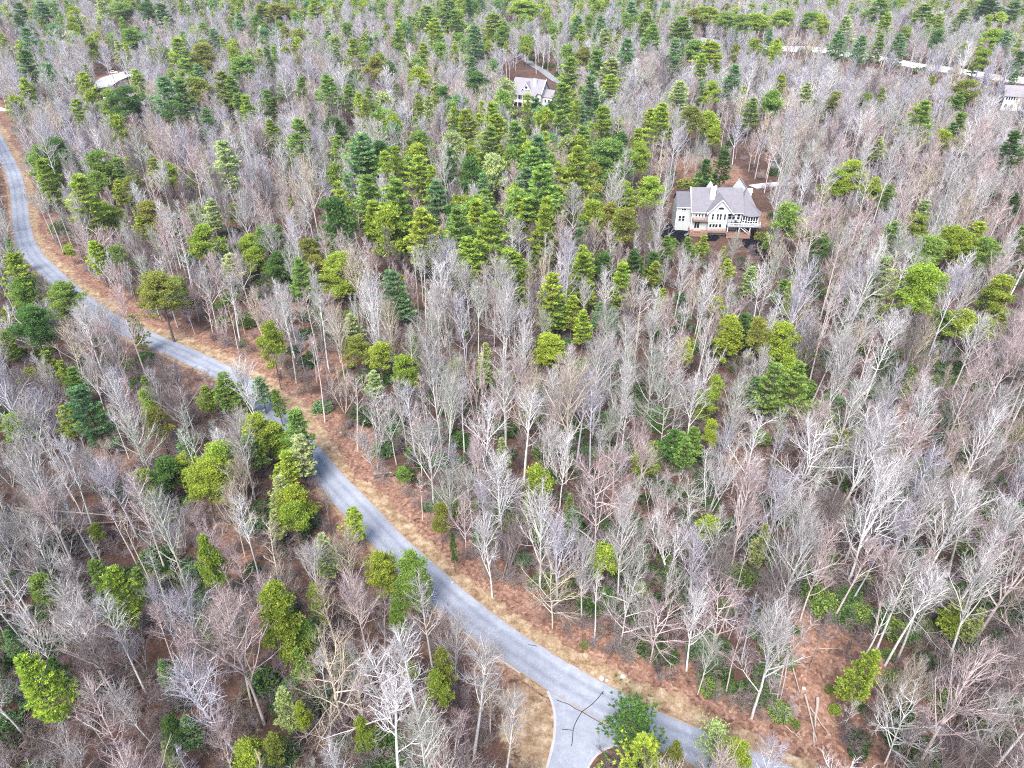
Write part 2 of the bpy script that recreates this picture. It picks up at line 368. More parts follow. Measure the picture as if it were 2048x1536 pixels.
# sealed cracks at the junction: parts of the road
for pix in ([(1207,1383),(1200,1392),(1186,1408),(1172,1418),(1164,1424)], [(1112,1400),(1124,1405),(1137,1408),(1150,1418),(1164,1424)],
            [(1164,1424),(1180,1434),(1198,1444),(1224,1457)], [(1164,1424),(1155,1438),(1149,1450),(1145,1461),(1146,1475),(1143,1493)],
            [(1124,1459),(1135,1460),(1145,1461)], [(1246,1402),(1240,1420),(1236,1432),(1232,1446)], [(1056,1290),(1066,1291),(1074,1293)]):
    ribbon('sealed_crack', pix, 0.095, 0.0665, M_TAR, kind=None, parent=road, n=14)
# other roads and drives
def draped(name, pix, width, m): return ribbon(name, pix, width, None, m, n=60)
GR = [(1360,80),(1430,86),(1520,96),(1650,109),(1750,125),(1850,140),(1930,151),(2048,166),(2150,182)]
gA = resample(np.array([at(u, v + 1.5)[:2] for u, v in GR]), 60); gB = gA + np.array([[0.9, 8.5]])
gz = height(gA[:, 0], gA[:, 1])
strip('gravel_road', gA, gB, np.stack([gz + .1, gz + .9, gz + 2.4], 1), M_CONC, 2)
strip('gravel_bank', gB + [[0, .02]], gB + [[0, 9.0]], np.stack([gz + 2.38, height(gB[:, 0], gB[:, 1] + 9) - .1], 1), M_GROUND, 1)
draped('lane', [(540,70),(600,60),(660,52),(720,42),(760,28),(800,10)], 6.0, M_CONC)
draped('lane', [(996,22),(1008,42),(1020,62),(1032,90),(1045,118),(1062,132),(1095,152),(1122,166),(1150,176)], 5.0, M_DRIVE)
draped('driveway', [(1505,374),(1530,369),(1560,364),(1600,362),(1630,372),(1645,395),(1660,415)], 4.6, M_CONC)
draped('driveway', [(1545,318),(1560,333),(1585,350),(1605,362)], 4.0, M_DRIVE)
poly('driveway', [(182,172),(205,158),(240,148),(262,142),(268,152),(240,164),(222,176),(196,180)], 0.9, M_CONC)
draped('concrete_apron', [(-60,200),(-20,214),(10,222),(40,215),(70,200),(110,180),(185,172)], 5.0, M_CONC)
# ------------------------------------------------------------------ tree builder
def unit(v): return v / np.maximum(np.linalg.norm(v, axis=-1, keepdims=True), 1e-9)
def grow(r, start, dirs, lens, n, wobble, lift):
    """polylines (B, n, 3)"""
    B = len(start); P = np.empty((B, n, 3)); P[:, 0] = start; d = unit(dirs)
    for i in range(1, n):
        d = unit(d + r.normal(0, wobble, (B, 3)) + np.array([0, 0, lift])); P[:, i] = P[:, i - 1] + d * (lens / (n - 1))[:, None]
    return P
def tubes(P, R0, R1, k):
    """tapering tubes along polylines P (B, n, 3)"""
    B, n, _ = P.shape
    t = unit(np.gradient(P, axis=1)); ref = np.where(np.abs(t[..., 2:3]) < 0.9, np.array([0, 0, 1.0]), np.array([1.0, 0, 0]))
    a = unit(np.cross(t, ref)); b = np.cross(t, a)
    rad = R0[:, None] + (R1 - R0)[:, None] * np.linspace(0, 1, n)[None]
    ang = np.arange(k) * 2 * math.pi / k
    V = P[:, :, None] + rad[:, :, None, None] * (a[:, :, None] * np.cos(ang)[None, None, :, None] + b[:, :, None] * np.sin(ang)[None, None, :, None])
    base = (np.arange(B) * n * k)[:, None, None]; i = np.arange(n - 1)[None, :, None]; j = np.arange(k)[None, None, :]; j2 = (j + 1) % k
    q = [base + i * k + j, base + i * k + j2, base + (i + 1) * k + j2, base + (i + 1) * k + j]
    F = np.concatenate([np.stack([q[0], q[1], q[2]], -1).reshape(-1, 3), np.stack([q[0], q[2], q[3]], -1).reshape(-1, 3)])
    return V.reshape(-1, 3), F
def along(P, t):
    """point and direction at fraction t of polylines: P (M, n, 3), t (M,)"""
    n = P.shape[1]; f = np.clip(t, 0, 0.999) * (n - 1); i = f.astype(int); w_ = (f - i)[:, None]; m = np.arange(len(P))
    return P[m, i] * (1 - w_) + P[m, i + 1] * w_, unit(P[m, i + 1] - P[m, i])
def fork(r, d, ang):
    """directions that leave d by the angle ang, at random round it"""
    p = unit(np.cross(d, unit(r.normal(size=d.shape)))); return d * np.cos(ang)[:, None] + p * np.sin(ang)[:, None]
def joined(parts):
    V, F, o = [], [], 0
    for v, f in parts: V.append(v); F.append(f + o); o += len(v)
    return np.concatenate(V), np.concatenate(F)

BARE = {   # trunks, limbs, from, angle, length, lift, wobble, crown height 20
    'vase':   dict(tr=1, limbs=26, t0=.30, ang=(20, 48), ln=.40, lift=.09, wob=.09, n2=8, n3=6, H=20, tw=.03),
    'tall':   dict(tr=1, limbs=26, t0=.42, ang=(26, 58), ln=.25, lift=.07, wob=.10, n2=7, n3=6, H=22, tw=.02),
    'spread': dict(tr=1, limbs=20, t0=.20, ang=(40, 80), ln=.48, lift=.05, wob=.14, n2=9, n3=7, H=17, tw=.05),
    'multi':  dict(tr=5, limbs=8, t0=.25, ang=(16, 40), ln=.32, lift=.09, wob=.10, n2=7, n3=6, H=15, tw=.05),
    'pole':   dict(tr=1, limbs=16, t0=.50, ang=(30, 70), ln=.15, lift=.06, wob=.12, n2=6, n3=5, H=21, tw=.025),
}
def bare_tree(kind, seed, lod=False):
    r = np.random.default_rng(seed); q = BARE[kind]; H = q['H']; k = q['tr']; fat = 1.5 if lod else 1.0
    d0 = np.tile([0, 0, 1.0], (k, 1)) + (r.normal(0, .26, (k, 3)) * [1, 1, 0] if k > 1 else r.normal(0, .03, (k, 3)) * [1, 1, 0])
    H_ = np.full(k, H * .93) * r.uniform(.8, 1, k) if k > 1 else np.full(1, H * .93)
    T = grow(r, np.zeros((k, 3)) + [0, 0, -.4] + (r.normal(0, .12, (k, 3)) * [1, 1, 0] if k > 1 else 0), d0, H_, 9, q['tw'], .05)
    r0 = np.full(k, .21 if k == 1 else .13) * H / 20
    trunk = [tubes(T, r0, r0 * .22, 6)]
    nl = q['limbs']; own = np.repeat(np.arange(k), nl); M = len(own)
    t = q['t0'] + (1 - q['t0']) * np.sort(r.uniform(0, 1, M) ** .85); t = r.permutation(t) if k > 1 else t
    p, d = along(T[own], t); az = r.uniform(0, 6.283, M) if k > 1 else np.arange(M) * 2.4 + r.normal(0, .4, M)
    ang = np.radians(r.uniform(*q['ang'], M)) * (1.1 - .35 * (t - q['t0']))
    d = unit(np.stack([np.cos(az) * np.sin(ang), np.sin(az) * np.sin(ang), np.cos(ang)], 1) + d * .15)
    L1 = H * q['ln'] * (1.15 - .75 * (t - q['t0']) / (1 - q['t0'])) * r.uniform(.65, 1.15, M)
    A = grow(r, p, d, L1, 6, q['wob'], q['lift']); ra = (.040 + .010 * L1) * r.uniform(.75, 1.15, M)
    parts = [tubes(A, ra, ra * .28, 4)]
    own = np.repeat(np.arange(M), q['n2']); t = r.uniform(.22, .98, len(own)); p, d = along(A[own], t)
    d = fork(r, d, np.radians(r.uniform(22, 58, len(own)))) + [0, 0, .12]; L2 = L1[own] * r.uniform(.25, .52, len(own)) * (1.2 - .6 * t)
    B = grow(r, p, d, L2, 4, q['wob'] * 1.2, q['lift']); rb = (.023 + .006 * L2) * (1 + (fat - 1) * .6)
    parts.append(tubes(B, rb, rb * .35, 3))
    n3 = q['n3'] - 2 if not lod else 3
    own = np.repeat(np.arange(len(B)), n3); t = r.uniform(.15, 1, len(own)); p, d = along(B[own], t)
    d = fork(r, d, np.radians(r.uniform(18, 55, len(own)))) + [0, 0, .15]; L3 = L2[own] * r.uniform(.3, .7, len(own)) + .25
    C = grow(r, p, d, L3, 3, q['wob'], q['lift']); rc = (.010 + .004 * L3) * fat
    nlimb = sum(len(f) for _v, f in parts)
    parts.append(tubes(C, rc, rc * .3, 3))
    if not lod:
        own = np.repeat(np.arange(len(C)), 1); t = r.uniform(.3, 1, len(own)); p, d = along(C[own], t)
        D = grow(r, p, fork(r, d, np.radians(r.uniform(20, 50, len(own)))), L3[own] * .55, 2, 0, 0)
        parts.append(tubes(D, np.full(len(own), .013), np.full(len(own), .004), 3))
    v, f = joined(parts)
    return joined(trunk), (v, f, np.r_[np.zeros(nlimb), np.ones(len(f) - nlimb)])

def tufts(r, P, D, size, blades, spread, wide=.16):
    """needle clusters: fans of thin blades that share their root point"""
    M = len(P); d = unit(D)[:, None, :] + r.normal(0, spread, (M, blades, 3)); d = unit(d)
    L = size[:, None] * r.uniform(.65, 1.15, (M, blades)); s = unit(np.cross(d, r.normal(size=d.shape)))
    tip = P[:, None] + d * L[..., None]; w_ = (L * wide)[..., None]; mid = P[:, None] + d * (L * .62)[..., None]
    V = np.concatenate([P[:, None], np.stack([mid - s * w_, tip, mid + s * w_], 2).reshape(M, blades * 3, 3)], 1)
    base = (np.arange(M) * (1 + 3 * blades))[:, None]; j = 1 + 3 * np.arange(blades)[None]
    F = np.concatenate([np.stack([base + 0 * j, base + j, base + j + 1], -1).reshape(-1, 3), np.stack([base + 0 * j, base + j + 1, base + j + 2], -1).reshape(-1, 3)])
    return V.reshape(-1, 3), F
def white_pine(seed, dense=1.0, lod=False, big=False, airy=False):
    r = np.random.default_rng(seed); H = 20.0
    T = grow(r, np.array([[0, 0, -.4]]), np.array([[0, 0, 1.0]]), np.array([H + .2]), 7, .012, .05)
    z0 = r.uniform(.18, .40); nw = 11; a0 = r.uniform(0, 6.283)
    zs = z0 + (1 - z0) * (np.arange(nw) + r.uniform(-.2, .2, nw)).clip(0) / (nw - .6); own = np.repeat(np.arange(nw), 6)
    t = zs[own] + r.normal(0, .006, len(own)); s = np.clip((1 - t) / (1 - z0), 0, 1)
    L = 3.1 * (s ** .62) * (1 - .45 * np.clip(s - .7, 0, 1) / .3) * r.uniform(.42, 1.32, len(own)) + .35
    az = np.tile(np.arange(6) * 1.047, nw) + np.repeat(r.uniform(0, 6.283, nw), 6) + r.normal(0, .22, len(own)); el_ = np.radians(4 + 44 * (1 - s) ** 1.6 + r.normal(0, 8, len(own))); L = L * (1 + .28 * np.cos(az - a0))
    p, _ = along(np.repeat(T, len(own), 0), np.clip(t, 0, .99)); d = np.stack([np.cos(az) * np.cos(el_), np.sin(az) * np.cos(el_), np.sin(el_)], 1)
    A = grow(r, p, d, L, 5, .05, .06); ra = .022 + .012 * L
    wood = [tubes(A, ra, ra * .3, 3)]
    n2 = (20 if not big else 34) if not lod else 8
    if airy: n2 = 15; L = L * r.uniform(.75, 1.35, len(L)); A = grow(r, p, d, L, 5, .09, .07)
    own2 = np.repeat(np.arange(len(A)), n2); tt_ = r.uniform(.22, 1, len(own2)) ** .75; p, d = along(A[own2], tt_)
    side = unit(np.cross(d, [0, 0, 1.0])) * r.choice([-1, 1], len(own2))[:, None]
    p = p + side * (L[own2] * .42 * (1.2 - tt_) * r.uniform(0, 1, len(own2)))[:, None] + r.normal(0, .06, p.shape)
    D = d * .8 + side * .6 + [0, 0, .30]
    fol = [tufts(r, p, D, r.uniform(.44, .74, len(p)) * (1.5 if lod else .72 if big else .62 if airy else 1.0), 9 if not lod else 7, [.42, .42, .26], .13)]
    k = 14; zt = np.linspace(H * .86, H * .995, k); top = np.stack([r.normal(0, .12, k), r.normal(0, .12, k), zt], 1)
    fol.append(tufts(r, top, np.tile([0, 0, 1.0], (k, 1)), np.full(k, .65), 9, .6, .13))
    return joined([tubes(T, np.array([.23]), np.array([.03]), 6)] + wood), joined(fol)
def scrub_pine(seed, lod=False, egg=False, big=False):
    r = np.random.default_rng(seed); H = 18.0; z0 = .46 if not egg else .25
    T = grow(r, np.array([[0, 0, -.4]]), np.array([[0, 0, 1.0]]), np.array([H * .97]), 8, .035, .05)
    M = (46 if not egg else 64) if not big else 92
    t = z0 + (1 - z0) * r.uniform(0, 1, M) ** .9; s = (t - z0) / (1 - z0)
    L = 3.5 * np.sin(np.clip(.26 + s * .74, 0, 1) * math.pi) ** .7 * r.uniform(.45, 1.2, M) + .5
    az = r.uniform(0, 6.283, M); el_ = np.radians(r.normal(12, 14, M) + 38 * s ** 2)
    p, _ = along(np.repeat(T, M, 0), np.clip(t, 0, .985)); d = np.stack([np.cos(az) * np.cos(el_), np.sin(az) * np.cos(el_), np.sin(el_)], 1)
    A = grow(r, p, d, L, 6, .14, .06); ra = .03 + .012 * L
    wood = [tubes(A, ra, ra * .3, 3)]
    own = np.repeat(np.arange(M), 4); p, d = along(A[own], r.uniform(.45, 1, len(own)))
    c = p + r.normal(0, .25, p.shape); n2 = (22 if not lod else 7) if not egg else (24 if not lod else 7)
    c2 = np.repeat(c, n2, 0); P = c2 + r.normal(0, 1, c2.shape) * np.array([.40, .40, .27]) * (.8 if big else 1)
    D = unit(P - c2) * .6 + [0, 0, .6]
    fol = [tufts(r, P, D, r.uniform(.30, .52, len(P)) * (1.75 if lod else .68 if big else 1.0), 7 if not lod else 5, .5, .15)]
    return joined([tubes(T, np.array([.21]), np.array([.04]), 6)] + wood), joined(fol)
def laurel(seed):
    r = np.random.default_rng(seed); M = 260
    u = unit(r.normal(size=(M, 3))); u[:, 2] = np.abs(u[:, 2]); rad = r.uniform(.55, 1.08, M)
    c = u * rad[:, None] * [1.5, 1.5, 1.5] + [0, 0, .35]; own = np.repeat(np.arange(M), 3)
    P = c[own] + r.normal(0, .14, (len(own), 3))
    fol = tufts(r, P, u[own] + [0, 0, .5], r.uniform(.22, .38, len(P)), 7, .7, .3)
    S_ = grow(r, np.zeros((9, 3)) + [0, 0, -.2], r.normal(0, .6, (9, 3)) * [1, 1, 0] + [0, 0, 1.0], np.full(9, 1.7), 4, .15, .02)
    return tubes(S_, np.full(9, .05), np.full(9, .015), 4), fol
def sapling(seed):
    r = np.random.default_rng(seed); k = 7
    A = grow(r, r.normal(0, .3, (k, 3)) * [1, 1, 0], r.normal(0, .35, (k, 3)) * [1, 1, 0] + [0, 0, 1.0], r.uniform(1.6, 3.6, k), 5, .12, .03)
    own = np.repeat(np.arange(k), 11); p, d = along(A[own], r.uniform(.2, 1, len(own)))
    B = grow(r, p, fork(r, d, np.radians(r.uniform(25, 60, len(own)))), r.uniform(.5, 1.3, len(own)), 3, .15, .03)
    own = np.repeat(np.arange(len(B)), 4); p, d = along(B[own], r.uniform(.2, 1, len(own)))
    C = grow(r, p, fork(r, d, np.radians(r.uniform(25, 60, len(own)))), r.uniform(.3, .7, len(own)), 2, 0, 0)
    return joined([tubes(A, np.full(k, .035), np.full(k, .012), 3), tubes(B, np.full(len(B), .02), np.full(len(B), .007), 3), tubes(C, np.full(len(C), .014), np.full(len(C), .005), 3)])

LIB = {}     # kind -> list of (trunk mesh, crown mesh); FAR: kind -> list of one-mesh trees for the distant woods
FAR = {}
def both(name, pair, m0, m1):
    (v0, f0), (v1, f1) = pair
    return np_mesh(name, np.concatenate([v0, v1]), np.concatenate([f0, f1 + len(v0)]), [m0, m1], np.r_[np.zeros(len(f0)), np.ones(len(f1))])
for kind, nv in (('vase', 5), ('tall', 4), ('spread', 4), ('multi', 3), ('pole', 3)):
    LIB[kind] = []; FAR[kind] = []
    for i in range(nv):
        (a_, b_) = bare_tree(kind, 100 * len(kind) + i); LIB[kind].append((np_mesh('trunk', *a_, M_BARK), np_mesh('crown', b_[0], b_[1], [M_BARK, M_TWIG], b_[2])))
        (a_, b_) = bare_tree(kind, 900 + 100 * len(kind) + i, True)
        FAR[kind].append(np_mesh('far_tree', np.concatenate([a_[0], b_[0]]), np.concatenate([a_[1], b_[1] + len(a_[0])]), [M_BARK, M_TWIG], np.r_[np.zeros(len(a_[1])), b_[2]]))
for kind, nv, fn in (('w', 5, lambda s, l: white_pine(s, 1.0, l)), ('v', 5, lambda s, l: scrub_pine(s, l)), ('e', 3, lambda s, l: scrub_pine(s, l, True))):
    LIB[kind] = []; FAR[kind] = []
    for i in range(nv):
        a_, b_ = fn(40 + i + 10 * len(LIB), False); LIB[kind].append((np_mesh('trunk', *a_, M_PTRUNK), np_mesh('crown', *b_, M_NEEDLE)))
        FAR[kind].append(both('far_pine', fn(700 + i + 10 * len(LIB), True), M_PTRUNK, M_NEEDLE))
for kind, fn in (('w', lambda s: white_pine(s, 1.0, False, True)), ('v', lambda s: scrub_pine(s, False, False, True)), ('e', lambda s: scrub_pine(s, False, True, True))):
    LIB[kind + 'big'] = []
    for i in range(2):
        a_, b_ = fn(300 + i + len(LIB)); LIB[kind + 'big'].append((np_mesh('trunk', *a_, M_PTRUNK), np_mesh('crown', *b_, M_NEEDLE)))
LIB['airy'] = [(np_mesh('trunk', *a_, M_PTRUNK), np_mesh('crown', *b_, M_NEEDLE)) for a_, b_ in (white_pine(77, airy=True), white_pine(81, airy=True))]
LIB['laurel'] = []
for i in range(4):
    a_, b_ = laurel(i); LIB['laurel'].append((np_mesh('stem', *a_, M_PTRUNK), np_mesh('leaves', *b_, M_LEAF)))
SAP = [np_mesh('sapling', *sapling(s), M_TWIG) for s in range(5)]

def plant(name, kind, var, loc, rz, sxy, sz, tint, label, cat, group, crown='crown', trunk='trunk'):
    t = thing(name, label, cat, loc, rz, group); t.scale = (sxy, sxy, sz)
    a_, b_ = LIB[kind][var % len(LIB[kind])]
    o = link(trunk, a_, t); o['tint'] = [float(c) for c in tint]
    o = link(crown, b_, t); o['tint'] = [float(c) for c in tint]
    return t
# ------------------------------------------------------------------ houses
def window(parent, x0, x1, z0, z1, y, cols=1, rows=1, name='window', frame=M_WHITE, glass=M_GLASS, fw=.09):
    """a framed window in a wall that faces -Y at y; its pane is a sub-part"""
    m = MB(); ya, yb = y - .07, y + .02
    m.box(x0 - fw, x1 + fw, ya, yb, z1, z1 + fw).box(x0 - fw, x1 + fw, ya - .03, yb, z0 - fw, z0)
    m.box(x0 - fw, x0, ya, yb, z0, z1).box(x1, x1 + fw, ya, yb, z0, z1)
    for i in range(1, cols):
        x = x0 + (x1 - x0) * i / cols; m.box(x - .05, x + .05, ya + .005, yb, z0, z1)
    for i in range(1, rows):
        z = z0 + (z1 - z0) * i / rows; m.box(x0, x1, ya + .012, yb, z - .03, z + .03)
    f = m.build(name, frame, parent)
    MB().box(x0, x1, y - .03, y + .015, z0, z1).build('pane', glass, f)
    return f
def rail(parent, pts, z, mat_, h=1.0, name='railing', posts=1.6, solid=False):
    m = MB()
    for (x0, y0), (x1, y1) in zip(pts[:-1], pts[1:]):
        L = math.hypot(x1 - x0, y1 - y0); n = max(1, round(L / posts))
        for zz, t in ((z + h, .06), (z + .12, .05)): m.tube([(x0, y0, zz), (x1, y1, zz)], t, 4)
        for i in range(n + 1):
            x, y = x0 + (x1 - x0) * i / n, y0 + (y1 - y0) * i / n; m.box(x - .05, x + .05, y - .05, y + .05, z, z + h + .04)
        k = max(2, int(L / .22))
        for i in range(k):
            x, y = x0 + (x1 - x0) * (i + .5) / k, y0 + (y1 - y0) * (i + .5) / k; m.box(x - .022, x + .022, y - .022, y + .022, z + .12, z + h)
    return m.build(name, mat_, parent)
def gable_roof_x(m, x0, x1, y0, y1, ze, zr, over=.45, t=.18, yr=None):
    """ridge along X"""
    yr = (y0 + y1) / 2 if yr is None else yr; k = (zr - ze) / (yr - y0); k2 = (zr - ze) / (y1 - yr)
    m.slab([(x0 - over, y0 - over, ze - k * over), (x1 + over, y0 - over, ze - k * over), (x1 + over, yr, zr), (x0 - over, yr, zr)], t)
    m.slab([(x0 - over, yr, zr), (x1 + over, yr, zr), (x1 + over, y1 + over, ze - k2 * over), (x0 - over, y1 + over, ze - k2 * over)], t)
def gable_roof_y(m, x0, x1, y0, y1, ze, zr, over=.4, t=.18, xr=None):
    xr = (x0 + x1) / 2 if xr is None else xr; k = (zr - ze) / (xr - x0); k2 = (zr - ze) / (x1 - xr)
    m.slab([(x0 - over, y0 - over, ze - k * over), (xr, y0 - over, zr), (xr, y1 + over, zr), (x0 - over, y1 + over, ze - k * over)], t)
    m.slab([(xr, y0 - over, zr), (x1 + over, y0 - over, ze - k2 * over), (x1 + over, y1 + over, ze - k2 * over), (xr, y1 + over, zr)], t)
def rake(m, x0, x1, ze, zr, y, over=.4, w_=.3, xr=None):
    """white boards along a gable that faces -Y"""
    xr = (x0 + x1) / 2 if xr is None else xr
    for xa in (x0, x1):
        s = 1 if xa > xr else -1; k = (zr - ze) / abs(xa - xr); xe = xa + s * over; zo = ze - k * over
        P = [(xe, zo), (xr, zr), (xr, zr - w_ * 1.3), (xe, zo - w_ * 1.3)]
        m.extrude_y(P if s < 0 else P[::-1], y - .07, y)

def main_house():
    x, y, _ = at(1431, 468)
    h = thing('house', 'large grey-roofed house with white front gable, red-brown decks and white chimney', 'house', (x, y, 0), R(-3))
    w = MB()
    w.box(-8.3, 7.3, 0, 12, -1, 7.6).box(-13, -8.3, 1.6, 10, -1, 8.2).box(7.3, 12.4, 5.2, 20, -1, 7.4)
    w.extrude_x([(0, 7.6), (12, 7.6), (6, 13.1)], -8.25, 7.25).extrude_x([(1.6, 8.2), (10, 8.2), (5.8, 11.7)], -12.95, -8.35)
    w.extrude_y([(7.35, 7.4), (12.35, 7.4), (9.85, 11.6)], 10.6, 19.9)
    w.box(3.2, 7.25, 12, 17.5, -1, 7).build('wall', M_SIDING, h)
    b = MB(); b.box(-3.3, 2.4, -1.4, -.01, 4.45, 7.75); b.extrude_y([(-3.75, 7.75), (4.0, 7.75), (.12, 12.0)], -1.4, 1.5)
    bay = b.build('bay', M_PALES, h)
    MB().box(-3.2, 2.3, -1.3, -.012, .3, 4.445).build('bay_base', M_SIDING, h)
    r = MB(); gable_roof_x(r, -8.3, 7.3, 0, 12, 7.75, 13.3)
    gable_roof_y(r, -3.75, 4.0, -1.5, 4.7, 7.95, 12.25)
    roof = r.build('roof', M_ROOF, h)
    r = MB(); gable_roof_x(r, -13, -8.85, 1.6, 10, 8.4, 11.9, .35); r.build('roof', M_ROOFD, h)
    r = MB(); r.slab([(7.4, 4.75, 7.25), (10.1, 9.6, 12.0), (10.1, 20.4, 12.0), (7.4, 20.4, 7.25)], .18)
    r.slab([(10.1, 9.6, 12.0), (12.9, 4.75, 7.1), (12.9, 20.4, 7.1), (10.1, 20.4, 12.0)], .18).slab([(7.4, 4.75, 7.25), (12.9, 4.75, 7.1), (10.1, 9.6, 12.0)], .17)
    r.build('roof', M_ROOF, h)
    r = MB(); gable_roof_x(r, 3.2, 6.9, 13, 18, 7.2, 10.4, .3); r.build('roof', M_ROOFD, h)
    # ridge of a small gable behind the main ridge
    g = MB(); g.extrude_y([(-3.4, 11.4), (-.6, 11.4), (-2.0, 14.2)], 8.3, 9.9).build('rear_gable', M_PALES, h)
    t = MB(); rake(t, -3.4, -.6, 11.5, 14.35, 8.3, .25, .28)
    rake(t, -3.75, 4.0, 7.85, 12.15, -1.92, .4, .34)
    t.box(-4.1, 4.35, -1.52, -1.36, 7.45, 7.75)
    t.tube([(-8.77, -.45, 7.3), (-8.77, 6, 13.35), (-8.77, 12.4, 7.4)], .16, 4)
    t.box(-8.7, -3.9, -.52, -.40, 7.05, 7.3).box(4.35, 7.7, -.52, -.40, 7.05, 7.3)
    t.box(-8.42, -8.18, -.12, .1, .2, 7.3).box(-13.08, -12.85, 1.5, 1.7, 1.5, 8.2).box(-13.3, -8.5, 1.2, 1.32, 7.95, 8.2)
    t.box(-3.42, -3.25, -1.48, -1.3, 4.5, 7.7).box(2.33, 2.5, -1.48, -1.3, .3, 7.7)
    t.tube([(7.36, 20.42, 7.1), (10.1, 20.42, 11.9), (12.94, 20.42, 6.95)], .15, 4)
    t.tube([(12.93, 4.8, 6.95), (12.93, 20.4, 6.95)], .12, 4)
    t.build('trim', M_WHITE, h)
    c = MB(); c.box(-2.95, -1.35, 2.9, 4.1, 9.5, 14.4).box(-3.08, -1.22, 2.78, 4.22, 14.4, 14.62); ch = c.build('chimney', M_WHITE, h)
    MB().box(-2.6, -1.7, 3.15, 3.85, 14.5, 14.75).build('flue', M_SCREEN, ch)
    # dormer on the garage roof
    d = MB(); d.box(10.6, 12.2, 11, 13.2, 8, 10.3)
    d.slab([(10.3, 10.8, 10.2), (12.5, 10.8, 10.2), (12.5, 12.1, 11.2), (10.3, 12.1, 11.2)], .1).slab([(10.3, 12.1, 11.2), (12.5, 12.1, 11.2), (12.5, 13.4, 10.2), (10.3, 13.4, 10.2)], .1)
    do = d.build('dormer', M_PALES, h); MB().box(12.19, 12.24, 11.5, 12.7, 9.0, 10.0).build('pane', M_GLASS, do)
    # windows
    for i in range(4): window(h, -7.3 + i * 1.0, -6.75 + i * 1.0, 5.75, 6.9, 0, 1, 2)
    for xx in (-2.4, -.85, .05, 1.4): window(h, xx, xx + .62, 5.35, 7.25, -1.4, 1, 2)
    for xx in (-2.75, -1.75, -.85, .3): window(h, xx, xx + .72, 2.75, 3.9, -1.3)
    window(h, -11.6, -10.2, 7.1, 7.9, 1.6, 2); window(h, -12.2, -11.4, 3.6, 5.3, 1.6, 1, 2); window(h, -11.1, -10.3, 3.6, 5.3, 1.6, 1, 2)
    window(h, -7.2, -5.6, 1.9, 4.0, 0, 2, 1, 'sliding_door')
    m = MB(); n = 9   # arched attic window
    arc = [(.15 + 1.0 * math.cos(math.pi * i / n), 8.75 + .75 * math.sin(math.pi * i / n)) for i in range(n + 1)]
    arc2 = [(.15 + 1.22 * math.cos(math.pi * i / n), 8.66 + .95 * math.sin(math.pi * i / n)) for i in range(n + 1)]
    f = MB().extrude_y(arc2, -1.46, -1.39).build('window', M_WHITE, h); MB().extrude_y(arc, -1.49, -1.45).build('pane', M_GLASS, f)
    for xx in (3.2, 4.4, 5.9): window(h, xx, xx + .85, 5.0, 6.9, 0, 1, 2)
    for xx in (3.0, 4.0): window(h, xx, xx + .75, 2.7, 3.5, 0)
    window(h, 6.0, 6.9, 1.6, 3.6, 0, 1, 1, 'door')
    # screened porch at the right end with its hipped roof
    P = [(7.5, -.6), (9.6, -2.0), (12.2, -1.2), (13.4, 1.6), (12.9, 4.9), (7.5, 4.9)]
    s = MB(); k = len(P)
    s.add([(a, b, 4.2) for a, b in P] + [(a, b, 6.75) for a, b in P], [(i, (i + 1) % k, k + (i + 1) % k, k + i) for i in range(k)])
    po = s.build('porch_screen', M_SCREEN, h)
    q = MB()
    for (a, b), (a2, b2) in zip(P[:5], P[1:5] + [P[5]]):
        for u_ in (0, .34, .67):
            xx, yy = a + (a2 - a) * u_, b + (b2 - b) * u_; q.box(xx - .08, xx + .08, yy - .08, yy + .08, 4.2, 6.75)
        q.tube([(a, b - .02, 5.1), (a2, b2 - .02, 5.1)], .07, 4).tube([(a, b - .02, 6.72), (a2, b2 - .02, 6.72)], .1, 4).tube([(a, b - .02, 4.3), (a2, b2 - .02, 4.3)], .1, 4)
    q.build('porch_frame', M_WHITE, h)
    r = MB(); ap = (9.9, 4.9, 9.6); Q = [(7.35, -1.0), (9.5, -2.5), (12.6, -1.7), (13.9, 1.4), (13.3, 5.2)]
    for (a, b), (a2, b2) in zip(Q[:-1], Q[1:]): r.slab([(a, b, 6.85), (a2, b2, 6.85), ap], .15)
    r.slab([(7.35, -1.0, 6.85), ap, (7.35, 5.0, 9.4)], .15)
    r.build('porch_roof', M_ROOF, h)
    # upper deck
    d = MB(); d.box(2.45, 13.0, -3.9, -.02, 3.95, 4.15); d.build('upper_deck', M_SHED, h)
    rail(h, [(2.5, -3.85), (10.6, -3.85), (12.9, -2.4)], 4.15, M_WHITE)
    for xx, yy in ((2.6, -3.7), (6.2, -3.7), (9.6, -3.7)): MB().box(xx - .1, xx + .1, yy - .1, yy + .1, 1.5, 3.95).build('deck_post', M_WHITE, h)
    for xx, yy in ((12.3, -2.7), (12.9, -1.4), (13.3, .6), (12.2, -.6)):
        MB().box(xx - .12, xx + .12, yy - .12, yy + .12, -.6, 4.2).build('deck_post', M_POST, h)
    m = MB()   # stair from the upper deck down to the lower deck
    for i in range(11): m.box(6.4 + i * .27, 6.72 + i * .27, -3.6, -2.6, 3.75 - i * .21, 3.82 - i * .21)
    m.tube([(6.3, -3.65, 3.9), (9.4, -3.65, 1.5)], .09, 4).tube([(6.3, -3.65, 4.7), (9.4, -3.65, 2.3)], .07, 4).tube([(6.3, -2.55, 3.9), (9.4, -2.55, 1.5)], .09, 4)
    m.build('stair', M_PALES, h)
    # lower deck
    d = MB(); d.box(-9.1, -3.35, -3.4, -.03, 1.2, 1.45).box(2.45, 10.0, -4.1, -.03, 1.2, 1.45).box(-3.3, 2.4, -2.6, -1.35, 1.5, 1.75)
    d.build('lower_deck', M_DECK, h)
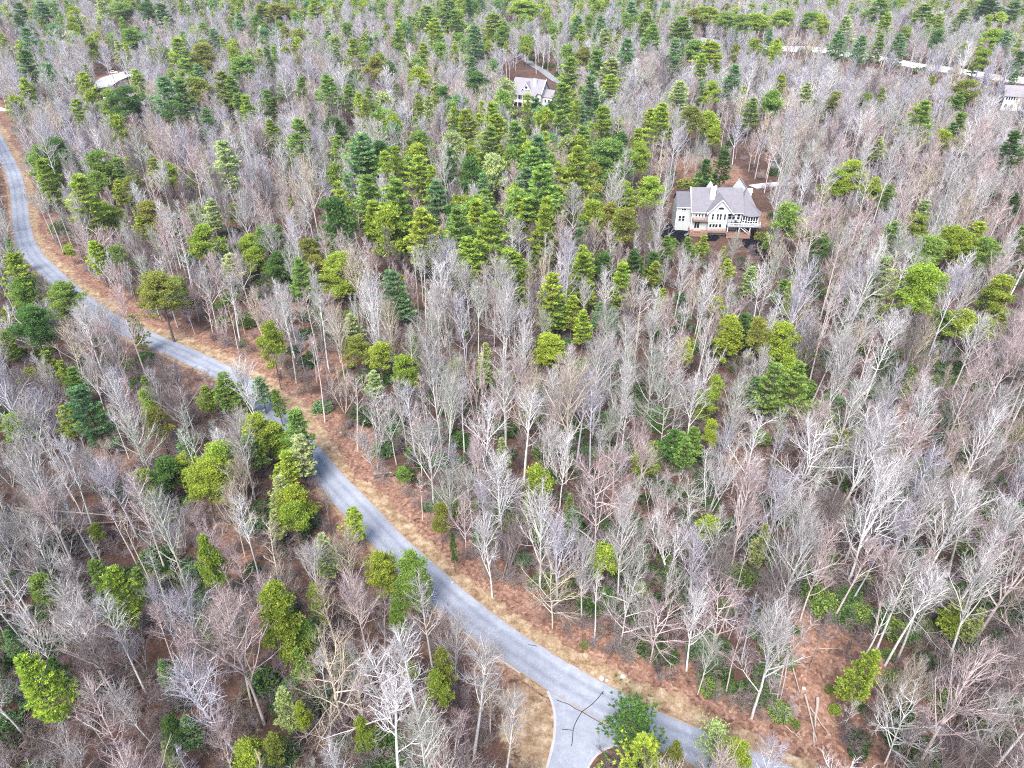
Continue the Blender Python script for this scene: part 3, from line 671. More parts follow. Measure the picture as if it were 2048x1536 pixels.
    MB().box(-9.05, -3.4, -3.35, -3.25, .35, 1.2).build('deck_skirt', M_DECK, h); MB().box(2.5, 9.95, -4.05, -3.95, .3, 1.2).build('deck_skirt', M_DECK, h)
    rail(h, [(-9.05, -.2), (-9.05, -3.35), (-3.4, -3.35)], 1.45, M_DECK, .95, posts=1.2)
    rail(h, [(2.5, -4.05), (9.95, -4.05), (9.95, -.3)], 1.45, M_DECK, .95, posts=1.2)
    rail(h, [(-3.3, -2.55), (2.4, -2.55)], 1.75, M_DECK, .95, posts=1.2)
    d = MB(); d.box(-8.1, -3.4, -1.2, -.02, 4.55, 4.75); d.build('balcony', M_DECK, h)
    rail(h, [(-8.1, -.1), (-8.1, -1.15), (-3.4, -1.15)], 4.75, M_DECK, .95, posts=1.2)
    m = MB()   # steps at the left end of the lower deck
    for i in range(6): m.box(-9.2 - i * .3, -8.9 - i * .3, -3.2, -2.0, 1.15 - i * .2, 1.25 - i * .2)
    m.build('stair', M_SHED, h)
    return h
HOUSE = main_house()
def house_pt(x, y, z):
    return HOUSE.matrix_basis @ Vector((x, y, z))
def loc_thing(name, label, cat, x, y, z, rz=0):
    p = house_pt(x, y, z); return thing(name, label, cat, tuple(p), HOUSE.rotation_euler.z + rz)
# things on the decks
t = loc_thing('patio_table', 'dark round patio table on the upper deck of the grey-roofed house', 'table', 5.3, -2.3, 4.15)
MB().tube([(0, 0, .68), (0, 0, .76)], .75, 12).build('table_top', M_FURN, t); MB().tube([(0, 0, 0), (0, 0, .68)], [.3, .08], 8).build('leg', M_FURN, t)
for dx, dy, a, s in ((-1.1, .2, 0, 'left of'), (1.1, .1, 3.14, 'right of'), (.1, 1.05, -1.57, 'behind')):
    t = loc_thing('deck_chair', f'dark wicker chair just {s} the round table on the upper deck', 'chair', 5.3 + dx, -2.3 + dy, 4.15, a)
    t['group'] = 'chairs on the upper deck'
    MB().box(-.3, .3, -.3, .3, .38, .48).build('seat', M_FURN, t); MB().box(-.33, -.25, -.3, .3, .48, .98).build('backrest', M_FURN, t)
    for sx in (-.25, .25):
        for sy in (-.25, .25): MB().box(sx - .03, sx + .03, sy - .03, sy + .03, 0, .38).build('leg', M_FURN, t)
t = loc_thing('bench', 'pale timber bench on the lower deck in front of the sliding door', 'bench', -6.6, -2.5, 1.45)
MB().box(-1.2, 1.2, -.35, .35, .42, .52).build('seat', M_LOGEND, t); MB().box(-1.2, 1.2, .28, .36, .52, 1.0).build('backrest', M_LOGEND, t)
for sx in (-1.05, 1.05): MB().box(sx - .06, sx + .06, -.3, .3, 0, .42).build('leg', M_LOGEND, t)
# slopes of black mulch round the house
def mound(name, pix, h, m):
    """a low heap with an uneven edge"""
    P = np.array([at(u, v)[:2] for u, v in pix]); c = P.mean(0); k = len(P); r = np.random.default_rng(len(name) + k)
    rings, seg = 7, 40; V = [(c[0], c[1], h)]; F = []
    ang = np.linspace(0, 1, seg, endpoint=False) * k
    B = np.stack([np.interp(ang, np.arange(k + 1), np.r_[P[:, i], P[0, i]]) for i in (0, 1)], 1)
    B = c + (B - c) * 1.14
    for _ in range(2): B = .25 * np.roll(B, 1, 0) + .5 * B + .25 * np.roll(B, -1, 0)
    for i in range(1, rings + 1):
        f = i / rings
        for j in range(seg):
            p = c + (B[j] - c) * f * (1 + r.normal(0, .015 + .02 * (i == rings)))
            V.append((p[0], p[1], height(p[0], p[1]) + max(h * (1 - f ** 2) + r.normal(0, .05), 0) + (.03 if i < rings else -.12)))
    V[0] = (c[0], c[1], h + float(height(c[0], c[1])))
    F += [(0, 1 + j, 1 + (j + 1) % seg) for j in range(seg)]
    for i in range(rings - 1):
        a, b = 1 + i * seg, 1 + (i + 1) * seg
        for j in range(seg): F += [(a + j, b + j, b + (j + 1) % seg), (a + j, b + (j + 1) % seg, a + (j + 1) % seg)]
    o = link(name, np_mesh(name, np.array(V), np.array(F), m)); o['kind'] = 'structure'; return o
mound('mulch_slope', [(1320,462),(1330,450),(1352,448),(1374,458),(1380,472),(1374,490),(1360,497),(1345,490),(1328,478)], .55, M_MULCH)
mound('mulch_slope', [(1408,474),(1430,470),(1440,474),(1432,482),(1412,482)], .2, M_MULCH)
mound('mulch_slope', [(1490,470),(1506,462),(1524,466),(1530,480),(1522,494),(1538,510),(1546,530),(1530,534),(1516,516),(1500,500),(1484,490)], .5, M_MULCH)

def car(label, loc, rz, paint):
    t = thing('parked_car', label, 'car', loc, rz)
    prof = [(-2.2, .35), (2.2, .35), (2.25, .75), (1.9, .92), (1.15, .98), (-2.1, .98), (-2.25, .8)]
    b = MB().extrude_y(prof, -.88, .88); b.extrude_y([(-1.95, .98), (1.0, .98), (.35, 1.5), (-1.55, 1.52)], -.72, .72); b.build('body', paint, t)
    g = MB().extrude_y([(-1.7, 1.02), (.75, 1.02), (.28, 1.42), (-1.45, 1.42)], -.735, .735)
    g.slab([(1.0, -.65, 1.0), (1.0, .65, 1.0), (.42, .6, 1.45), (.42, -.6, 1.45)], -.02); g.build('window', M_GLASS, t)
    for sx in (-1.4, 1.4):
        for sy in (-.8, .8):
            MB().tube([(sx, sy - .11, .33), (sx, sy + .11, .33)], .33, 12).build('wheel', M_TYRE, t)
    return t
x, y, _ = at(1368, 391); car('blue car parked behind the left end of the large grey-roofed house', (x, y, 0), R(8), M_BLUE)
x, y, _ = at(229, 150); car('white car parked on the pale driveway above the far road bend', (x, y, .95), R(20), M_CARW)

# shed
x, y, _ = at(1706, 468); z = float(height(x, y))
t = thing('shed', 'small weathered grey shed with a lean-to among the bare trees', 'shed', (x, y, z), R(-12))
MB().box(-2.2, 1.2, -1.8, 1.8, -.4, 2.7).extrude_x([(-1.8, 2.7), (1.8, 2.7), (0, 3.7)], -2.15, 1.15).build('wall', M_SHED, t)
m = MB(); gable_roof_x(m, -2.2, 1.2, -1.8, 1.8, 2.8, 3.9, .3, .1); m.build('roof', M_ROOFD, t)
m = MB(); m.slab([(1.2, -1.7, 2.6), (3.6, -1.7, 1.9), (3.6, 1.7, 1.9), (1.2, 1.7, 2.6)], .1); m.build('lean_to_roof', M_ROOF, t)
for yy in (-1.5, 0, 1.5): MB().box(3.35, 3.5, yy - .08, yy + .08, -.4, 1.85).build('post', M_SHED, t)
window(t, -1.2, -.4, 1.2, 2.0, -1.8, 1, 1)

def white_house():
    x, y, _ = at(1052, 212)
    h = thing('house', 'white house with steep grey roof, triangular dormer and tall two-storey porch', 'house', (x, y, 0), R(-26))
    w = MB(); w.box(-8.4, 8.2, 0, 11, -2.5, 7.0).extrude_x([(0, 7.0), (11, 7.0), (5.5, 12.4)], -8.35, 8.15).box(8.2, 13.5, 2.5, 9.5, -2.5, 5.0).extrude_x([(2.5, 5), (9.5, 5), (6, 7.8)], 8.25, 13.4)
    w.box(-3, 3, 11, 16, -2, 6.4).extrude_y([(-3, 6.4), (3, 6.4), (0, 9.6)], 11, 15.9)
    w.build('wall', M_PALES, h)
    r = MB(); gable_roof_x(r, -8.4, 8.2, 0, 11, 7.2, 12.6, .6); r.build('roof', M_ROOFL, h)
    r = MB(); gable_roof_x(r, 8.6, 13.5, 2.5, 9.5, 5.15, 8.0, .4); r.build('roof', M_ROOFL, h)
    r = MB(); gable_roof_y(r, -3, 3, 9, 16, 6.6, 9.9, .4); r.build('roof', M_ROOFL, h)
    r = MB(); r.slab([(-8.9, -3.2, 5.9), (6.6, -3.2, 5.9), (6.6, .2, 7.25), (-8.9, .2, 7.25)], .15); r.build('porch_roof', M_ROOFL, h)
    d = MB(); d.extrude_y([(-2.6, 8.0), (2.4, 8.0), (-.1, 11.3)], .25, 4.6); do = d.build('dormer', M_WHITE, h)
    MB().box(-.75, .55, .18, .24, 8.5, 9.6).build('pane', M_GLASS, do)
    r = MB(); gable_roof_y(r, -2.6, 2.4, .1, 4.8, 8.15, 11.5, .3, .12); r.build('dormer_roof', M_ROOFL, h)
    t = MB(); rake(t, -2.6, 2.4, 8.1, 11.42, -.22, .3, .35); t.tube([(8.85, -.6, 6.6), (8.85, 5.5, 12.65), (8.85, 11.6, 6.6)], .2, 4); t.build('trim', M_WHITE, h)
    c = MB(); c.box(2.9, 4.5, 2.4, 3.8, 8, 13.3); ch = c.build('chimney', M_WHITE, h); MB().box(3.1, 4.3, 2.6, 3.6, 13.2, 13.6).build('flue', M_SCREEN, ch)
    f = MB(); f.box(-8.5, 6.5, -3.1, -.02, 2.3, 2.5).build('porch_floor', M_PALES, h)
    for xx in (-8.3, -5.8, -3.3, -.8, 1.7, 4.2, 6.3):
        MB().box(xx - .13, xx + .13, -3.1, -2.84, -2, 5.95).build('porch_post', M_WHITE, h)
    rail(h, [(-8.4, -3.0), (6.4, -3.0)], 2.5, M_WHITE, 1.0, posts=2.5)
    rail(h, [(-8.4, -3.0), (6.4, -3.0)], -1.2, M_WHITE, 1.0, posts=2.5)
    for xx in (-7.4, -5, -2.6, -.2, 2.2, 4.6): window(h, xx, xx + 1.5, 3.0, 5.0, 0, 2)
    for xx in (-7.4, -4.4, -1.4, 1.6): window(h, xx, xx + 1.7, -1, 1.2, 0, 2)
    window(h, 9.4, 10.4, 2.2, 3.8, 2.5, 1, 2); window(h, 11.4, 12.4, 2.2, 3.8, 2.5, 1, 2)
    f = MB().box(8.19, 8.27, 4.6, 6.0, 8.0, 9.8).build('window', M_WHITE, h); MB().box(8.25, 8.29, 4.75, 5.85, 8.15, 9.65).build('pane', M_GLASS, f)
white_house()
def edge_house():
    x, y, _ = at(2026, 222)
    h = thing('house', 'pale house with a lavender-grey roof and a row of dark upper windows', 'house', (x, y, 0), R(-14))
    w = MB(); w.box(-6, 6, 0, 9, -2, 7.2).extrude_x([(0, 7.2), (9, 7.2), (4.5, 11.2)], -5.95, 5.95).box(3.0, 7.5, -1.2, -.01, -2, 6.8).extrude_y([(3, 6.8), (7.5, 6.8), (5.25, 10.4)], -1.2, 1); w.build('wall', M_PALES, h)
    r = MB(); gable_roof_x(r, -6, 6, 0, 9, 7.35, 11.4, .5); r.build('roof', M_ROOFL, h)
    r = MB(); gable_roof_y(r, 3, 7.5, -1.2, 4.5, 7.0, 10.7, .35); r.build('roof', M_ROOFL, h)
    r = MB(); r.slab([(-9.5, .5, 4.4), (-6.02, .5, 5.6), (-6.02, 8, 5.6), (-9.5, 8, 4.4)], .15); r.build('porch_roof', M_ROOFD, h)
    for yy in (.7, 4, 7.6): MB().box(-9.4, -9.2, yy, yy + .2, -2, 4.4).build('porch_post', M_WHITE, h)
    for i in range(5): window(h, -5.2 + i * 1.15, -4.5 + i * 1.15, 5.2, 6.7, 0, 1, 1)
    for xx in (-4.8, -2.0): window(h, xx, xx + 1.1, 1.6, 3.2, 0, 2)
    for xx in (3.6, 4.9, 6.2): window(h, xx, xx + .7, 4.2, 5.9, -1.2)
edge_house()
def far_house(u, v, rz, label, L=14, D=9, zw=4.5, zr=8.0, wall=M_PALES, roof=M_ROOFL, deck=False):
    x, y, _ = at(u, v); z = float(height(x, y))
    h = thing('house', label, 'house', (x, y, z), R(rz))
    w = MB(); w.box(-L / 2, L / 2, 0, D, -1.5, zw).extrude_x([(0, zw), (D, zw), (D / 2, zr)], -L / 2 + .05, L / 2 - .05); w.build('wall', wall, h)
    r = MB(); gable_roof_x(r, -L / 2, L / 2, 0, D, zw + .12, zr + .15, .5); r.build('roof', roof, h)
    c = MB(); c.box(L * .2, L * .2 + 1, D * .5, D * .5 + 1, zr - 1, zr + 1.3); c.build('chimney', M_WHITE, h)
    k = int(L / 3)
    for i in range(k):
        xx = -L / 2 + L * (i + .3) / k; window(h, xx, xx + 1.1, zw - 2.6, zw - 1.0, 0, 2)
    if deck:
        MB().box(-L / 2, L / 2, -3, -.02, .6, .8).build('deck', M_SHED, h); rail(h, [(-L / 2, -2.9), (L / 2, -2.9)], .8, M_WHITE)
far_house(203, 232, 16, 'grey-roofed house with a white-railed deck below the pale driveway', 11, 8, 4.2, 7.0, M_SIDING, M_ROOFD, True)
far_house(1571, 14, -6, 'pale far house half hidden behind the pines above the gravel road', 16, 10)
far_house(1694, 8, 5, 'low far house with a white front at the top of the woods', 18, 10, 4.0, 7.0)
far_house(84, 216, -10, 'small pale house beside the apron near the top of the asphalt road', 9, 7, 3.4, 5.6, M_PALES, M_ROOF)
# ------------------------------------------------------------------ the woods
Q = 700 / 2048
TILES = [   # corner of a part of the photograph; x y width height kind+tint of each evergreen crown there, kinds: w white pine, v scrub pine, e dense pine, s shrub
(0, 0, "95 10 80 60 wd;240 20 110 80 wb;100 90 60 60 wd;140 150 110 160 wb;130 290 110 130 wd;260 80 50 80 vo;345 90 50 70 wp;580 0 80 70 wp;710 20 110 150 vg;860 20 70 110 vd;940 30 90 130 wd;680 240 70 100 wp;760 160 90 140 vg;800 150 50 90 wp;1180 140 70 110 wg;1240 180 70 80 wb;1030 215 130 150 wl;1170 250 110 140 vo;1430 330 140 90 vg;1520 40 110 130 wo;1650 10 150 110 vo;1390 80 70 70 wb;1920 180 70 90 wb;1850 0 120 70 wl;140 460 110 150 wl;485 425 100 150 wl;790 390 90 130 wl;440 590 90 150 wl;740 500 130 220 vd;620 520 80 130 vg;1060 340 120 130 wg;1150 370 80 90 wb;960 450 130 110 wb;1030 470 140 180 wd;1140 440 130 120 vo;1290 420 110 140 wo;1350 450 100 150 wg;1390 560 80 80 wg;1440 560 90 100 wl;1560 540 80 110 wg;1200 620 90 140 wb;970 620 60 80 wl;1640 490 60 90 wg;1760 460 80 90 wg;1910 430 120 150 wg;2040 500 80 130 wg;1960 270 60 90 wp;1600 590 60 80 wo;1580 700 90 170 wl;1730 690 140 240 wg;1820 660 60 90 wb;1950 680 100 120 vd;1965 800 100 150 wg;1280 800 160 160 wp;290 830 140 190 ed;200 850 120 120 vg;240 930 130 140 wl;330 1040 80 90 wl;440 1020 180 180 wl;560 1010 90 110 vg;570 880 120 120 vg;690 930 100 130 wg;745 920 80 120 wl;765 1000 70 90 wl;885 930 90 110 wl;975 945 90 90 vl;680 1070 80 90 wl;750 1050 90 100 vo;575 1185 80 100 vl;640 1210 90 130 vl;470 1200 70 60 wl;850 1200 110 110 vo;1350 1180 60 90 vl;1230 1180 100 110 wp;1960 970 110 130 vg;545 1420 110 140 wl;820 1290 80 100 wl;1165 1335 130 150 vl;1460 1370 90 160 el;1540 1310 110 150 vg;1600 1310 60 90 vg;1800 1390 90 140 vo;1620 1490 90 60 vd"),
(680, 0, "500 30 130 150 wg;620 0 150 170 wg;680 60 110 170 wg;760 0 80 120 wd;560 120 110 120 wl;790 160 110 170 wb;900 90 130 180 wl;960 160 80 100 vg;880 240 60 80 vl;350 110 70 100 wl;480 250 80 100 wl;80 240 100 80 wl;130 200 60 100 wl;200 340 90 140 vo;300 370 70 80 vd;70 420 70 100 vd;460 400 90 120 vl;560 480 70 90 wp;640 600 60 100 vl;480 590 60 80 wb;740 660 120 120 wl;790 400 100 100 vd;770 330 80 80 wb;1080 0 150 130 vl;1420 150 80 60 wl;1530 90 80 90 wb;1390 90 80 80 wb;1700 10 100 140 wb;1800 60 110 150 wg;1840 140 110 110 wg;2010 90 100 120 wg;1560 180 100 110 wp;1960 230 100 110 wb;1680 230 120 80 wb;1350 340 130 140 wg;1420 280 80 110 vo;1520 290 130 160 wg;1590 330 140 150 wp;1480 450 120 120 wb;1580 430 100 130 wl;1310 490 130 170 wg;1250 590 80 80 vd;1150 590 120 140 wd;1030 620 60 90 wb;900 620 120 130 wl;910 690 90 90 wl;870 760 120 140 wg;1030 740 120 200 wg;1300 670 130 180 wg;1230 700 90 120 wb;1160 800 130 130 wb;1120 870 120 130 wg;1420 760 100 110 wg;1490 590 80 110 wd;1410 610 80 110 wb;1540 620 130 150 wl;1890 620 120 120 wl;1820 650 90 110 wl;2000 470 100 120 wp;1950 350 60 90 wg;1640 790 70 100 vd;1750 760 90 120 wl;1770 830 90 160 vl;1570 830 150 130 vg;1400 870 140 150 wl;1520 930 60 120 vl;1370 990 110 140 el;1810 1040 110 130 vl;1690 1080 90 150 el;1580 1190 80 140 vo;1180 970 200 140 wg;1080 980 130 150 wb;1270 1100 90 110 wl;1250 1160 100 120 wl;1080 1150 120 120 wl;850 1100 90 90 wg;780 860 80 110 vl;740 950 90 160 wg;430 830 90 110 vl;470 920 130 150 wl;400 930 80 110 wb;110 800 150 120 wb;150 880 120 140 wg;240 820 100 130 vd;320 870 110 150 wg;140 1020 150 180 wg;310 1070 170 170 wg;190 1180 120 180 wl;300 1180 110 140 wg;360 1200 110 130 wg;470 1230 160 170 wl;560 1070 120 150 wb;700 1200 160 200 wg;650 1280 110 140 wb;800 1170 130 150 wl;880 1230 160 140 wl;750 1380 130 130 wl;1000 1440 150 150 wl;1420 1430 130 130 wl;1530 1450 90 90 vd;1720 1450 130 130 wd;1920 1390 80 100 wg;1840 1470 80 90 wd"),
(1348, 0, "200 40 140 110 vl;60 90 140 130 wg;120 60 80 80 vo;330 70 100 90 vg;390 80 90 90 vg;500 80 120 90 vl;640 60 120 110 vl;820 60 100 100 vg;880 90 70 110 vl;1010 100 90 90 wp;1250 80 90 90 wl;970 190 90 90 wb;1100 210 90 110 wb;1210 200 80 110 wg;1330 190 90 100 wb;1480 30 150 90 wg;1560 80 80 60 wl;1700 50 90 80 wg;1860 0 170 90 wd;2000 10 100 90 wd;1870 160 90 90 vl;1960 170 80 100 wb;1820 290 70 90 vl;2030 310 80 120 wd;1370 150 60 70 vl;1200 0 150 60 wg;220 250 160 170 wl;170 330 90 90 wl;120 230 110 100 vg;30 220 90 100 wb;350 400 100 90 wb;530 450 50 50 wg;630 440 80 80 wl;30 470 110 130 wp;160 500 70 90 wb;215 490 70 110 vl;210 650 90 110 vl;240 740 70 80 vl;100 630 100 150 vo;470 580 90 110 wg;580 540 90 100 vg;780 490 90 70 wp;960 540 80 80 vo;1130 550 70 80 vg;1230 520 60 80 wl;1520 440 50 80 wl;1480 600 140 170 wg;1700 660 110 110 wg;1650 720 90 100 wb;1600 760 80 80 vl;1750 450 120 120 vo;1690 530 80 80 wg;1210 810 70 90 wp;1050 920 110 100 vl;970 980 90 100 vl;1190 1040 80 120 vl;1270 1080 80 80 wg;1460 1190 110 130 wp;1440 1270 90 100 vl;1310 1310 120 130 wg;870 1370 100 140 vd;1530 1390 130 130 vg;1640 1350 130 150 vl;1740 1400 120 110 vl;1780 1330 130 130 wl;1850 1430 120 110 vg;700 1200 130 180 vg;190 930 90 130 wd;300 880 90 190 wd;180 1050 90 60 sg;80 1070 80 50 so;170 1390 70 110 wl;90 1400 70 90 wg;290 1460 50 70 wl;520 1390 60 70 so;550 1440 50 50 sg;2010 790 120 150 wd;2010 1120 90 120 wd;2030 1340 90 120 wg"),
(0, 500, "60 20 180 200 wl;140 150 130 120 vg;350 210 170 160 vg;130 340 190 230 vd;30 340 90 140 wl;20 490 110 110 wl;900 140 170 170 vo;1010 170 90 110 vg;1340 50 100 140 wp;1470 0 90 120 el;1610 20 110 110 vd;1740 60 120 190 wg;1840 40 90 120 vo;1980 0 170 260 el;1560 420 110 230 vl;250 600 110 100 wl;340 650 80 80 wl;420 690 130 130 wg;480 790 230 230 wb;370 920 130 130 wl;840 750 70 80 wg;850 830 90 170 vl;900 950 140 150 vo;1200 800 100 120 wl;1290 730 160 130 wg;1370 780 130 150 wg;1510 750 110 140 wb;1610 820 80 150 wg;1700 960 200 180 wg;1740 1090 170 200 wp;1460 980 170 190 vl;1450 1090 140 160 wg;1610 1040 120 150 el;1660 1190 150 150 wl;1250 1150 200 150 vl;1050 1190 110 120 vl;960 1220 160 190 vd;1150 1250 220 230 vl;1620 1340 160 180 wp;1720 1380 170 170 el;90 960 160 150 vg"),
(680, 500, "300 100 130 270 wb;360 220 120 120 wb;60 360 110 130 wp;80 500 120 150 vo;220 540 130 160 vl;375 600 130 180 vl;440 480 60 60 wg;190 710 110 170 wp;750 40 100 80 wl;1000 0 140 190 wl;1240 130 140 170 wl;1430 0 140 110 wl;1660 40 120 170 wl;1730 10 110 150 wd;1850 60 80 120 wl;1900 210 70 130 wl;1280 270 110 220 wg;1360 260 120 220 wl;1430 350 120 140 wl;1520 290 80 180 wb;1600 320 100 120 wb;1240 490 150 150 el;850 530 80 140 wp;840 620 90 80 wp;2020 510 80 150 vl;1950 1070 130 170 wd;2020 1120 120 130 wg;1100 1420 80 90 wp;1350 1430 90 110 wg;580 1480 100 80 vo;830 760 150 110 sd;590 730 110 80 sd;940 1020 90 80 sd;700 1100 100 90 sd;1540 1010 110 110 sd;1230 1330 100 90 sd;1360 1090 110 100 sd"),
(1348, 500, "850 40 120 170 wd;1220 80 170 230 wp;1490 120 190 140 vl;1430 60 90 80 wp;1930 170 120 190 vl;1840 230 100 110 wp;460 110 90 110 wp;640 190 100 80 wg;310 70 70 60 wl;270 260 80 100 vl;340 380 140 240 el;430 360 120 210 wd;520 390 110 200 vo;640 430 150 190 vl;700 620 110 90 vl;580 640 190 310 wg;740 640 190 270 wg;480 740 120 160 wb;80 500 110 170 wl;1580 380 110 120 vg;1690 370 130 160 vl;1830 410 110 90 vl;1930 370 110 90 wl;260 740 80 110 vl;200 820 100 160 el;230 1000 70 90 vl;930 930 80 110 wl;1000 1040 110 130 wl;1080 1030 90 100 wp;1340 1020 70 90 wp;120 1050 110 190 wg;30 1080 120 150 wg;510 1090 90 70 sg;990 300 80 60 sl;1400 780 130 90 sg;1500 800 90 70 sg;1240 740 100 80 sd;1210 820 100 80 sd;1450 940 90 80 sg;1250 1390 90 80 sd;1390 1400 90 80 sd;1910 1130 80 80 sg;1670 1380 70 60 sg;1140 430 100 100 sb;1370 500 110 70 sd;960 690 80 80 sd"),
(0, 1011, "540 300 150 150 wg;640 370 230 380 wl;780 360 120 120 wg;200 390 140 130 vg;1190 200 130 330 vl;1590 40 110 130 wp;1700 0 150 110 vl;1580 460 230 460 el;1880 190 180 290 wp;1830 480 110 200 vl;1780 700 130 130 vg;100 860 270 460 wl;290 880 130 150 wd;930 890 110 200 wb;1650 1080 160 280 wp;1740 1170 90 130 vl;1740 850 130 150 wg;1440 1390 160 150 vl;1580 1360 120 150 vo;960 1230 130 130 vd;950 1370 90 150 wp;1080 1220 160 180 wb;30 720 100 150 wb;250 670 130 70 sd;360 700 120 80 sd;700 620 100 80 sd"),
(680, 1011, "70 20 150 190 wl;245 280 170 250 el;390 290 170 300 eg;480 380 90 120 vg;330 560 100 220 vg;130 1290 100 90 vl;570 1000 140 180 vl;600 860 120 200 vo;1740 1185 400 210 ad;1830 1375 400 210 al;400 1450 80 90 sd;660 160 60 130 wd;1380 10 110 150 wb;1430 800 50 40 so"),
(1348, 1011, "530 140 120 300 wp;1170 870 190 330 wl;1050 960 90 130 wl;1680 570 150 170 wl;1800 610 120 120 wp;270 1290 230 230 ap;380 1380 170 180 vl;20 1400 100 140 vo;620 380 150 90 sg;730 430 150 90 sd;800 540 140 100 sd;870 620 160 100 sg;970 660 150 100 sd;1080 660 150 100 sg;1170 690 140 110 sd;1290 740 140 100 sg;1020 560 140 100 sd;1380 780 110 80 sd;310 610 110 90 sg;540 980 130 130 sd;720 1270 40 50 sg;920 1070 50 40 so;945 1180 60 60 sl"),
]
TINT = dict(l=(.320, .410, .066), g=(.225, .340, .085), d=(.100, .195, .055), b=(.185, .320, .150), o=(.265, .290, .070), p=(.390, .460, .220))
TWORD = dict(l='bright yellow-green', g='mid green', d='dark green', b='blue-green', o='olive', p='pale whitish green')
KNAME = dict(a='white_pine', w='white_pine', v='scrub_pine', e='dense_pine')
KWORD = dict(a=('tall airy pine', 'broad feathery pine', 'small feathery pine'), w=('tall layered pine', 'broad layered pine', 'small layered pine'), v=('tall round-crowned pine', 'broad loose-crowned pine', 'small loose-crowned pine'), e=('tall egg-shaped dense pine', 'broad dense pine', 'small dense pine'))
LANDMARKS = [("the large grey-roofed house", 1430, 430), ("the white dormered house", 1065, 180), ("the pale edge house", 2020, 200), ("the road junction", 1150, 1420),
    ("the top road bend", 40, 330), ("the tan verge of the road bend", 90, 520), ("the sawn logs on the verge", 765, 952), ("the straight middle road", 420, 725), ("the fallen pale trunks", 170, 1035),
    ("the crossed fallen logs", 1610, 1420), ("the rust-brown clearing", 1660, 1310), ("the laurel thicket", 1650, 1200), ("the shrubby laurel patch", 1840, 780), ("the grey shed", 1706, 455), ("the mulch slope", 1345, 475),
    ("the gravel road", 1700, 120), ("the pale lane", 690, 50), ("the white house's lane", 1085, 150), ("the driveway with the white car", 225, 155), ("the house driveway", 1580, 365), ("the road below the log verge", 830, 1120),
    ("the road above the junction", 990, 1270), ("the side road", 1130, 1500), ("the twig-covered road", 200, 620), ("the pine-screened road", 570, 830), ("the concrete apron", 60, 205)]
hero = []
for ox, oy, s in TILES:
    for e in s.split(';'):
        x, y, w_, h_, kt = e.split(); hero.append((ox + float(x) * Q, oy + float(y) * Q, float(w_) * Q, float(h_) * Q, kt[0], kt[1]))
todo = []       # every individual plant: dict
r_ = np.random.default_rng(21)
for (u, v, pw, ph, k, tc) in hero:
    v = max(v, -25)
    Ht = 18.0
    for _ in range(4):
        X, Y, _z = at(u, v, Ht if k != 's' else 1.0); zc = float(proj((X, Y, Ht))[2]); s = FPX / zc
        dep = math.atan2(CAM_H - Ht, Y); W = pw / s * (1.05 if v > 950 else 1.22 if v > 560 else 1.7 if 680 < u < 1250 and v > 230 else 1.45); L = max((ph / s - .4 * W * math.sin(dep)) / math.cos(dep), .9 * W)
        L = min(max(L * 1.08, 1.4 * W if k == 'w' else 0), 2.8 * W)
        if k in 'wa': Ht = min(max(L / .74, 9), 27)
        elif k == 'v': Ht = min(max(L / .52, 10), 22)
        elif k == 'e': Ht = min(max(L / .72, 9), 24)
        else: Ht = 1.0
    z = float(height(X, Y))
    base = np.array(TINT[tc]) * r_.uniform(.86, 1.14) * np.array([r_.uniform(.92, 1.08), 1, r_.uniform(.9, 1.1)])
    todo.append(dict(k=k, u=u, v=v + ph * .4, pw=pw, ph=ph, loc=(X, Y, z), W=W, H=Ht, tint=base, tc=tc, zc=zc))
